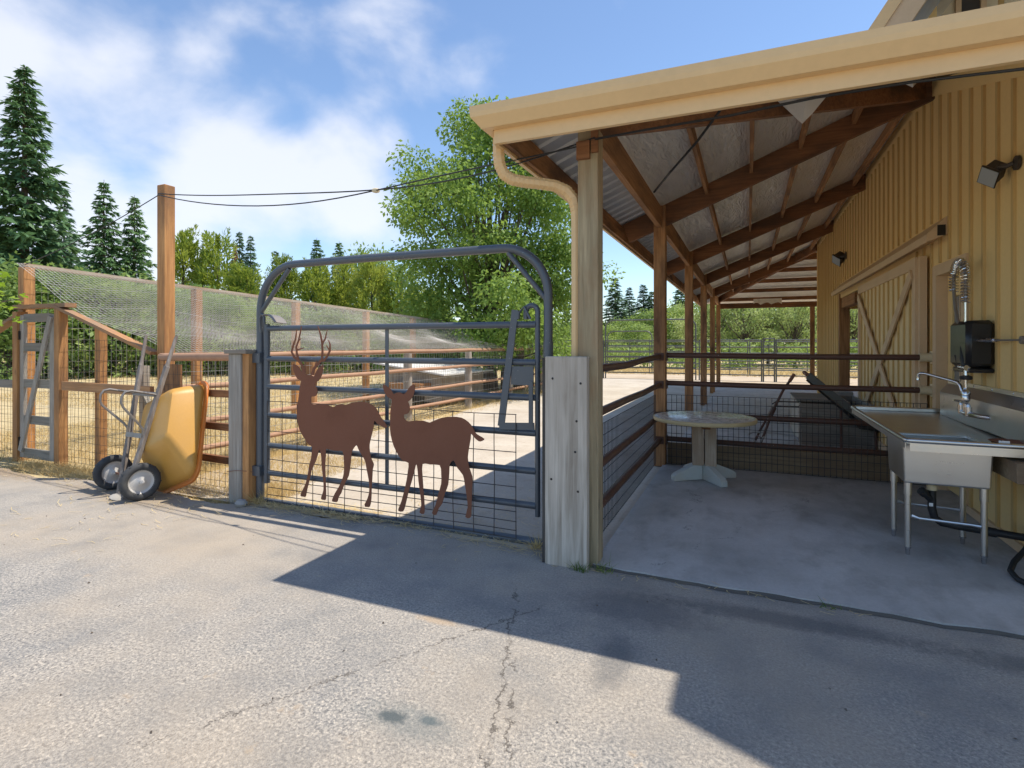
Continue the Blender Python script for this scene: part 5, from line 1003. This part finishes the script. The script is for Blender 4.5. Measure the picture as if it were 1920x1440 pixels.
def fir(key, H, Rb, seed, mat, nwh=46, bare=.06, droopy=.35, dens=1.0, spray=.55, up=.0, trunkr=.22, power=.85, open_=.0):
    rng = np.random.default_rng(seed); Q = []; mb = MB()
    mb.tube([(0, 0, -.05), (.05, 0, H * .4), (0, .04, H * .8), (0, 0, H)], [trunkr, trunkr * .7, trunkr * .25, .02], 8)
    for i in range(nwh):
        f = bare + (1 - bare) * (i + rng.uniform(-.3, .3)) / nwh; f = min(max(f, bare), .985); z = f * H
        L0 = Rb * (1 - f) ** power * (1 + .18 * math.sin(i * 2.3 + seed)) + .12
        if f < .22: L0 *= .75 + f
        nb = max(4, int((5 + 3 * (1 - f)) * dens)); a0 = rng.uniform(0, 6.28)
        for b in range(nb):
            if rng.random() < open_: continue
            a = a0 + 2 * math.pi * b / nb + rng.uniform(-.35, .35); L = L0 * rng.uniform(.6, 1.15); o = np.array([0, 0, z + rng.uniform(-.15, .15)])
            hd = np.array([math.cos(a), math.sin(a), 0]); rise = up + rng.uniform(-.06, .12)
            k = max(5, int(16 * L / Rb * dens + 5)); s = np.sort(rng.random(k)) ** .8 * .95 + .05
            pos = o + hd * (L * s)[:, None] + np.array([0, 0, 1.0]) * (L * (rise * s - droopy * s ** 2 + .16 * s ** 4))[:, None]
            if L > .6: mb.tube([o, o + hd * L * .5 + np.array([0, 0, L * (rise * .5 - droopy * .25)]), pos[-1]], [.035 * (1 - f) + .012, .02, .006], 3, cap=False)
            side = np.where(rng.random(k) < .5, 1.0, -1.0)[:, None]; perp = np.array([-math.sin(a), math.cos(a), 0])
            for rep in range(3):
                d = hd * rng.uniform(.35, .9, (k, 1)) + perp * side * (rng.uniform(.2, 1.0, (k, 1)) if rep < 2 else 0) + np.array([0, 0, 1.0]) * rng.uniform(-.55, .18, (k, 1)) + up * np.array([0, 0, .8]); side = -side
                nrm = unit(np.array([0, 0, 1.0]) + rng.normal(size=(k, 3)) * .45); ln = spray * rng.uniform(.55, 1.15, k) * (0.6 + .5 * L / Rb)
                Q.append(leaf_quads(pos, d, nrm, ln, ln * .34, rng, .22))
    TM[key] = (quads_mesh('crown', np.concatenate(Q)), mb.mesh('trunk'), mat)
def cypress(key, H, Rb, seed, mat, n=5200, spray=.5):
    """dense feathery conifer: many upswept plumes, each a small spike of sprays"""
    rng = np.random.default_rng(seed); Q = []; mb = MB(); mb.tube([(0, 0, -.05), (0, 0, H * .5), (0, 0, H * .95)], [.2, .12, .02], 8)
    for i in range(150):
        t = rng.random() ** 1.25 * .93; rr = Rb * (1 - t) ** .72 * (.55 + .45 * min(1, t * 6 + .4)); a = rng.uniform(0, 6.28); rr *= .75 + .35 * rng.random()
        base = np.array([math.cos(a) * rr * .62, math.sin(a) * rr * .62, t * H]); L = H * (.10 + .10 * rng.random()) * (1 - .4 * t) + .35
        dr = unit(np.array([math.cos(a) * .75, math.sin(a) * .75, .75 + .6 * t])); k = n // 150
        s = rng.random(k); w = (1 - s) * .34 * L + .05; off = rng.normal(size=(k, 3)) * w[:, None] * .55
        p = base + dr * (s * L)[:, None] + off; d = unit(dr + unit(off + 1e-6) * .85 + rng.normal(size=(k, 3)) * .25 + np.array([0, 0, .12]))
        nrm = unit(rng.normal(size=(k, 3)) + unit(off + 1e-6)); ln = spray * rng.uniform(.5, 1.1, k) * (1.05 - .5 * s); Q.append(leaf_quads(p, d, nrm, ln, ln * .3, rng, .25))
        if i % 4 == 0: mb.tube([(0, 0, max(.2, t * H - .3)), tuple(base), tuple(base + dr * L * .7)], [.04, .025, .006], 4, cap=False)
    p = np.zeros((160, 3)); p[:, 2] = H * (.9 + .1 * rng.random(160)); d = unit(rng.normal(size=(160, 3)) * .45 + np.array([0, 0, .9])); Q.append(leaf_quads(p, d, unit(rng.normal(size=(160, 3))), np.full(160, spray * .8), np.full(160, spray * .2), rng))
    TM[key] = (quads_mesh('crown', np.concatenate(Q)), mb.mesh('trunk'), mat)
USED = set()
def tree(key, name, label, loc, H_scale=1.0, w_scale=None, rot=0, group=None, mat=None):
    cm, tm, mt = TM[key]; w_ = w_scale or H_scale
    t = thing(name, label, 'tree', loc, group, rot)
    for nm, me, mm in (('trunk', tm, 'bark'), ('crown', cm, mt)):
        if not len(me.materials): me.materials.append(MATS[mm])
        o = bpy.data.objects.new(nm, me); col.objects.link(o); o.parent = t; o.scale = (w_, w_, H_scale)
        if nm == 'crown' and mat: o.material_slots[0].link = 'OBJECT'; o.material_slots[0].material = MATS[mat]
    return t
# where a bearing (tangent right of the camera axis) and a range meet the ground
def gp3(u, d, z=-.03): return (d * (-SA + u * CA), d * (CA + u * SA), z)

broadleaf('pear', 10.4, lambda t: 3.55 * (1 - abs((t - .38) / .66) ** 2.1) ** .75 if abs((t - .38) / .66) < 1 else .05, 250, 330, .82, .150, 'leaf_pear', 11, trunk=.26, zlow=.10, droop=.55, asp=.55, nlimb=70)
tree('pear', 'shade_tree', 'large round-crowned leafy tree behind the gate arch', gp3(-.040, 19.6), .965, 1.0, rot=.6)
fir('fir_big', 24, 5.2, 3, 'leaf_fir', nwh=58, bare=.16, droopy=.30, dens=1.15, spray=.95, trunkr=.42, open_=.1)
fir('fir_mid', 18, 3.8, 8, 'leaf_fir', nwh=46, bare=.05, droopy=.32, dens=1.1, spray=.8, trunkr=.3)
fir('fir_slim', 18, 2.7, 15, 'leaf_fir_far', nwh=46, bare=.04, droopy=.38, dens=1.0, spray=.7, trunkr=.26)
cypress('cyp_a', 9.6, 3.0, 21, 'leaf_cypress', n=9000, spray=.55)
cypress('cyp_b', 9.0, 2.7, 34, 'leaf_cypress', n=8200, spray=.52)
broadleaf('hedge_a', 5.6, lambda t: 2.6 * (1 - abs((t - .45) / .6) ** 2.2) ** .7 if abs((t - .45) / .6) < 1 else .3, 95, 75, .75, .26, 'leaf_hedge', 51, trunk=.14, zlow=.03, nlimb=24)
broadleaf('hedge_b', 4.6, lambda t: 2.9 * (1 - abs((t - .4) / .65) ** 2.4) ** .7 if abs((t - .4) / .65) < 1 else .3, 95, 70, .72, .24, 'leaf_hedge', 52, trunk=.14, zlow=.02, nlimb=24)
broadleaf('sapling', 6.4, lambda t: 2.5 * (1 - abs((t - .55) / .58) ** 2.0) ** .6 if abs((t - .55) / .58) < 1 else .2, 105, 60, .62, .20, 'leaf_willow', 61, trunk=.13, zlow=.10, droop=.5, nlimb=60)
broadleaf('sapling_b', 6.0, lambda t: 2.3 * (1 - abs((t - .5) / .62) ** 2.0) ** .6 if abs((t - .5) / .62) < 1 else .2, 95, 58, .62, .20, 'leaf_willow', 62, trunk=.12, zlow=.06, droop=.5, nlimb=60)

def T(key, name, label, px, top, d, Hm, wr=1.0, rot=0, group=None, mat=None):
    """px: bearing mark; top: mark of the tip; d: range in metres; Hm: mesh height"""
    u = (px - 960) / 1030; h = 1.63 + (645 - top) * d / 1030; s = h / Hm
    return tree(key, name, label, gp3(u, d), s, s * wr, rot, group, mat)
T('fir_big', 'fir_tree', 'tallest dark fir at the left edge of the picture', 45, 122, 44, 24, 1.0, .3)
T('fir_slim', 'fir_tree', 'slim fir just right of the tallest fir', 120, 352, 70, 18, 1.05, 1)
T('fir_mid', 'fir_tree', 'broad fir midway between the tallest fir and the tall timber post', 195, 337, 60, 18, .95, 2)
T('fir_mid', 'fir_tree', 'fir close to the left side of the tall timber post', 252, 366, 62, 18, .9, 4.2)
T('fir_slim', 'fir_tree', 'short fir low between the two leftmost firs', 92, 400, 80, 18, 1.2, 2.6)
T('fir_mid', 'fir_tree', 'fir mostly hidden at the extreme left edge', -60, 250, 56, 18, 1.0, 5.2)
G = 'feathery cypress row behind the netting'
T('cyp_a', 'cypress_tree', 'yellow-green cypress just right of the tall timber post', 343, 440, 40, 9.6, .95, 0, G)
T('cyp_b', 'cypress_tree', 'yellow-green cypress second from the tall timber post', 408, 446, 40, 9.0, .95, 1.2, G)
T('cyp_b', 'cypress_tree', 'low cypress left of the gate arch upright', 462, 505, 39, 9.0, 1.3, 2.1, G)
T('cyp_a', 'cypress_tree', 'cypress behind the left curve of the gate arch', 533, 488, 41, 9.6, .95, 3.3, G)
T('cyp_a', 'cypress_tree', 'cypress right of the left arch brace', 590, 500, 40, 9.6, 1.1, 4.4, G)
T('cyp_b', 'cypress_tree', 'cypress in the middle under the arch top bar', 645, 492, 41, 9.0, 1.0, 5.1, G)
T('cyp_a', 'cypress_tree', 'cypress with dense green crown left of the shade tree', 697, 487, 40, 9.6, 1.0, 2.5, G)
T('cyp_b', 'cypress_tree', 'cypress partly hidden by the left edge of the shade tree', 752, 505, 40, 9.0, 1.2, .5, G)
T('cyp_b', 'cypress_tree', 'low cypress behind the lower left of the shade tree', 810, 545, 38, 9.0, 1.4, 3.9, G)
T('fir_slim', 'fir_tree', 'pointed fir rising between the second cypress and the arch', 449, 434, 85, 18, 1.0, .2)
T('fir_slim', 'fir_tree', 'pointed fir right beside the arch upright, right of a pair', 470, 441, 85, 18, 1.0, 3.2)
T('fir_mid', 'fir_tree', 'fir tip rising above the arch left of centre', 594, 446, 66, 18, .95, 1.9)
T('fir_mid', 'fir_tree', 'fir tip rising above the arch right of its twin', 636, 452, 66, 18, .95, 5.5)
T('fir_slim', 'fir_tree', 'fir tip just inside the left curve of the arch', 518, 470, 75, 18, 1.1, 4.0)
T('fir_slim', 'fir_tree', 'brown dying conifer between cypresses left of the arch', 440, 458, 60, 18, .7, 1.0, None, 'leaf_dead')
T('hedge_a', 'fir_understory', 'rounded green tree tops just left of the shade tree', 700, 470, 62, 5.6, .7, 2.0)
G = 'leafy shrubs along the far side of the field'
for i, (px, top, d, k, lb) in enumerate(((20, 500, 26, 'hedge_a', 'bright leafy shrub at the left edge behind the maple leaves'), (95, 515, 27, 'hedge_b', 'leafy shrub behind the corner post of the net'), (150, 512, 30, 'hedge_a', 'leafy shrub above the slanting cedar board'), (215, 535, 29, 'hedge_b', 'leafy shrub left of the tall timber post'), (275, 528, 31, 'hedge_a', 'leafy shrub directly behind the tall timber post'), (335, 545, 30, 'hedge_b', 'leafy shrub right of the tall timber post'), (395, 560, 29, 'hedge_a', 'leafy shrub behind the second net post'), (455, 560, 31, 'hedge_b', 'leafy shrub left of the arch seen through the net'), (525, 575, 30, 'hedge_a', 'leafy shrub behind the buck antlers'), (600, 585, 31, 'hedge_b', 'leafy shrub between the antlers and the gate stay'), (670, 590, 32, 'hedge_a', 'leafy shrub behind the gate stay'), (745, 595, 33, 'hedge_b', 'leafy shrub left of the shade tree trunk'), (830, 600, 34, 'hedge_a', 'leafy shrub just left of the shade tree trunk'), (985, 600, 36, 'hedge_b', 'leafy shrub right of the shade tree trunk'))):
    T(k, 'shrub', lb, px, top, d, 5.6 if k == 'hedge_a' else 4.6, 1.15, i * 1.3, G)
T('fir_slim', 'fir_tree', 'tall dark fir left of the second lean-to post', 1153, 520, 100, 18, 2.0, 0)
T('fir_slim', 'fir_tree', 'dark fir second from the corner post', 1180, 538, 104, 18, 1.7, 2)
T('fir_slim', 'fir_tree', 'dark fir touching the second lean-to post', 1206, 533, 100, 18, 1.9, 4)
T('fir_mid', 'fir_tree', 'short dark fir nearly hidden by the second lean-to post', 1222, 545, 100, 18, 1.5, 1)
T('fir_mid', 'fir_tree', 'broad dark fir between the second and third lean-to posts', 1277, 526, 95, 18, 1.6, 3)
T('fir_mid', 'fir_tree', 'far fir right of the shade tree beside the downspout', 1062, 560, 110, 18, 1.0, 3.4)
T('fir_mid', 'fir_tree', 'low far fir beside the corner post', 1120, 580, 110, 18, 1.2, .4)
G = 'leafy trees beyond the corral'
for i, (px, top, d, k, lb) in enumerate(((1135, 612, 52, 'hedge_b', 'light green tree beside the corner post'), (1195, 608, 50, 'hedge_a', 'light green tree behind the small arched gate'), (1255, 572, 56, 'hedge_a', 'light green tree right of the second lean-to post'), (1172, 598, 66, 'hedge_a', 'mid green tree at the feet of the dark firs'), (1218, 585, 66, 'hedge_a', 'mid green tree half hidden by the second lean-to post'), (1330, 560, 58, 'hedge_a', 'mid green tree high behind the third and fourth lean-to posts'), (1300, 585, 52, 'sapling', 'light green tree behind the third lean-to post'), (1050, 612, 46, 'hedge_b', 'light green bush left of the downspout'))):
    T(k, 'leafy_tree', lb, px, top, d, {'hedge_a': 5.6, 'hedge_b': 4.6, 'sapling': 6.4}[k], 1.1, i * 2.1 + .5, G)
for i, (px, top, d, k, lb) in enumerate(((1345, 552, 42, 'sapling', 'pale open-crowned tree behind the row of lean-to posts'), (1395, 550, 40, 'sapling', 'pale open-crowned tree with dark trunk left of centre under the far beam'), (1440, 545, 42, 'sapling_b', 'pale open-crowned tree at the centre under the far beam'), (1490, 552, 40, 'sapling', 'pale open-crowned tree under the right half of the far beam'), (1535, 545, 43, 'sapling_b', 'pale open-crowned tree by the far barn corner'), (1600, 545, 42, 'sapling', 'pale tree seen through the open barn doorway'), (1660, 545, 44, 'sapling_b', 'pale tree farther right beyond the barn'))):
    T(k, 'young_tree', lb, px, top, d, 6.4 if k == 'sapling' else 6.0, 1.05, i * 1.7, G)
for i, (px, top, d, lb) in enumerate(((1370, 560, 60, 'dark green tree deep behind the pale trees, left'), (1430, 548, 62, 'dark green tree deep behind the pale trees, centre'), (1500, 540, 60, 'dark green tree deep behind the pale trees, right'), (1570, 540, 60, 'dark green tree beyond the far barn corner'))):
    T('hedge_a', 'leafy_tree', lb, px, top, d, 5.6, 1.3, i * 2.2, G)
# low thicket right along the far edge of the field and below the pale trees, too dense to count
rng = np.random.default_rng(77); Q = []
for u0, u1, d0, d1, n, hh in ((-1.25, -.1, 33, 36, 130, 2.3), (.02, .74, 34.5, 37.5, 120, 1.9), (-1.3, .9, 150, 165, 260, 9.0)):
    cl = []
    for i in range(n):
        u = rng.uniform(u0, u1); d = rng.uniform(d0, d1); p = gp3(u, d, 0); cl.append((p[0], p[1], hh * rng.uniform(.15, .8)))
    sz = hh * .35; Q.append(clump_crown(np.array(cl), [sz * rng.uniform(.7, 1.2) for _ in cl], [70] * n, hh * .12 if hh < 5 else 1.3, rng, .3))
part('thicket', quads_mesh('thicket', np.concatenate(Q)), 'leaf_hedge', kind='stuff')

# maple reaching in at the left edge
rng = np.random.default_rng(5); mt = thing('maple_tree', 'bright green maple branch reaching in at the left edge', 'tree', (-9.5, 3.0, 0))
mb = MB(); mb.tube([(-9.5, 3.0, -.02), (-9.5, 3.0, 1.0), (-9.42, 3.05, 2.4), (-9.4, 3.1, 3.4)], [.09, .08, .06, .02], 8)
tips = []
for i in range(16):
    z = rng.uniform(1.85, 2.5); tip = Vector((rng.uniform(-8.5, -7.82), rng.uniform(3.4, 3.7), z)); st = Vector((-9.44, 3.05, z - rng.uniform(.2, .5))); md_ = st.lerp(tip, .5) + Vector((0, 0, .12)); mb.tube([st, md_, tip], [.02, .01, .004], 5, cap=False); tips += [st.lerp(tip, f) + Vector((0, 0, .1 * (1 - abs(2 * f - 1)))) for f in np.linspace(.3, 1, 8)]
for i in range(14):
    z = rng.uniform(2.2, 3.6); a = rng.uniform(0, 6.28); tip = Vector((-9.6 + math.cos(a) * rng.uniform(.5, 1.1) - .4, 3.0 + math.sin(a) * 1.0 - .3, z)); st = Vector((-9.43, 3.05, z - .4)); mb.tube([st, tip], [.02, .004], 5, cap=False); tips += [st.lerp(tip, f) for f in np.linspace(.3, 1, 7)]
part('trunk', mb, 'bark', mt)
star = [(0, 0), (.12, -.10), (.42, -.34), (.36, -.10), (.62, -.12), (.66, -.02), (1.0, 0), (.66, .02), (.62, .12), (.36, .10), (.42, .34), (.12, .10)]
V = []; Fc = []
for tpt in tips:
    for r_ in range(2):
        s_ = rng.uniform(.11, .19); a = rng.uniform(0, 6.28); d = Vector((math.cos(a), math.sin(a), rng.uniform(-.7, .1))).normalized(); n_ = Vector((rng.normal() * .5, rng.normal() * .5, 1)).normalized(); sd_ = d.cross(n_).normalized(); n_ = sd_.cross(d); p = tpt + Vector(rng.normal(size=3) * .05); o0 = len(V)
        for (x, y) in star: V.append(p + d * x * s_ + sd_ * y * s_ * 1.25 + n_ * (-.25 * x * x + .5 * abs(y)) * s_ * .6)
        Fc.append(tuple(range(o0, o0 + 12)))
mb = MB(); mb.add(V, Fc); me = bpy.data.meshes.new('crown'); me.from_pydata(mb.v, [], mb.f); part('crown', me, 'leaf_maple', mt)

# ------------------------------------------------------------------ dry grass, straw and weeds
def blades(pts, h, w_, rng, lean=.5):
    k = len(pts); a = rng.uniform(0, 6.28, k); hh = h * rng.uniform(.4, 1.2, k); ln = rng.normal(size=(k, 2)) * lean * hh[:, None]
    s = np.stack([np.cos(a), np.sin(a), np.zeros(k)], 1) * w_ * .5; t = pts + np.concatenate([ln, hh[:, None]], 1)
    return np.stack([pts - s, pts + s, t], 1)
rng = np.random.default_rng(12)
def scatter(n, x0, x1, y0, y1, z=-.03): return np.stack([rng.uniform(x0, x1, n), rng.uniform(y0, y1, n), np.full(n, z)], 1)
B = [blades(scatter(11000, -6.9, -4.65, 4.25, 6.2), .11, .006, rng, .9), blades(scatter(15000, -12.5, -6.6, 4.2, 8.5), .12, .007, rng, .9), blades(scatter(14000, -22, -6.6, 8.5, 16), .14, .012, rng, .9), blades(scatter(9000, -34, -7, 16, 32), .16, .03, rng, .9),
     blades(scatter(2500, -6.7, -5.9, 6, 20), .16, .008, rng, .9), blades(scatter(1200, -4.9, -4.4, 4.15, 4.6), .18, .005, rng, .7), blades(scatter(5000, -9, -4.8, 3.95, 4.35), .10, .005, rng, .9)]
B.append(blades(scatter(9000, -14, 10, 29.5, 36), .22, .03, rng, .8))
part('dry_grass', quads_mesh('dry_grass', np.concatenate(B)), 'straw', kind='stuff')
# loose straw lying along the sill and in the yard
def strawbits(n, x0, x1, y0, y1, L, z=.006, bx=None):
    x = rng.uniform(x0, x1, n); y = rng.normal((y0 + y1) / 2, (y1 - y0) / 2, n); a = rng.uniform(0, 3.14, n); l = L * rng.uniform(.3, 1, n)
    p = np.stack([x, y, np.full(n, z) + rng.random(n) * .012], 1); d = np.stack([np.cos(a), np.sin(a) * .7, rng.normal(size=n) * .1], 1) * l[:, None]; s = np.stack([-np.sin(a), np.cos(a), np.zeros(n)], 1) * .0022; m_ = d * .5 + np.stack([-np.sin(a) * l * .12, np.cos(a) * l * .12, l * .03], 1)
    return np.concatenate([np.stack([p - s, p + m_ - s, p + m_ + s, p + s], 1), np.stack([p + m_ - s, p + d - s, p + d + s, p + m_ + s], 1)])
S = [strawbits(500, -4.7, -1.5, 4.0, 4.16, .14), strawbits(1500, -4.7, -3.2, 4.0, 4.2, .15, .012), strawbits(700, -4.6, -2.6, 4.02, 4.14, .12, .02), strawbits(120, -2.3, -1.4, 3.9, 4.05, .16), strawbits(800, -6.2, -4.5, 4.2, 6.5, .15), strawbits(260, -3.2, -1.6, 4.2, 5.2, .1, .0), strawbits(60, -1.45, .6, 3.74, 3.86, .12), strawbits(500, -6.4, -5.6, 6, 16, .2, .0), strawbits(300, -9, -4.9, 3.75, 4.05, .12)]
part('loose_straw', quads_mesh('loose_straw', np.concatenate(S)), 'straw', kind='stuff')
def tuft(loc, n, h, label, mat='grass_green'):
    p = np.stack([rng.normal(loc[0], .035, n), rng.normal(loc[1], .02, n), np.full(n, loc[2])], 1); p[:, :2] += rng.normal(size=(n, 2)) * [.015, .004]; o = part('grass_tuft', quads_mesh('grass_tuft', blades(p, h, .007, rng, .6)), mat); tag(o, label, 'grass', 'grass tufts by the gate post')
tuft((-1.10, 3.755, 0), 40, .08, 'green grass tuft at the front foot of the silver-grey post'); tuft((-.93, 3.80, 0), 34, .085, 'green grass tuft at the slab corner right of the post'); tuft((.47, 3.81, 0), 9, .05, 'tiny grass tuft growing in the slab edge joint')
tuft((-1.52, 4.02, 0), 40, .13, 'dry weed tuft at the latch end of the gate sill', 'straw'); tuft((-4.50, 4.05, 0), 60, .16, 'dry weed clump at the foot of the arch beside the hinge post', 'straw')
# pebbles and leaf litter on the drive
solo('stone', MB().lathe((-4.60, 3.93, 0), (.1, .05, 1), [(0, 0), (.05, .005), (.062, .03), (.04, .06), (0, .068)], 9), 'concrete_block', 'fist-sized pale stone at the foot of the hinge post', 'stone', smooth=True)
solo('stone', MB().lathe((-5.98, 3.60, 0), (.3, .05, 1), [(0, 0), (.06, .005), (.072, .02), (.05, .04), (0, .045)], 9), 'concrete_block', 'flat stone wedged under the wheelbarrow nose', 'stone', smooth=True)
L_ = []
for i in range(46):
    x, y = rng.uniform(-6, 1.0), rng.uniform(1.2, 3.9); a = rng.uniform(0, 6.28); s_ = rng.uniform(.004, .011); c_, n_ = math.cos(a), math.sin(a)
    L_.append([(x - c_ * s_, y - n_ * s_, .002), (x + n_ * s_ * .5, y - c_ * s_ * .5, .010), (x + c_ * s_, y + n_ * s_, .004), (x - n_ * s_ * .5, y + c_ * s_ * .5, .002)])
part('leaf_litter', quads_mesh('leaf_litter', np.array(L_)), 'bark', kind='stuff')
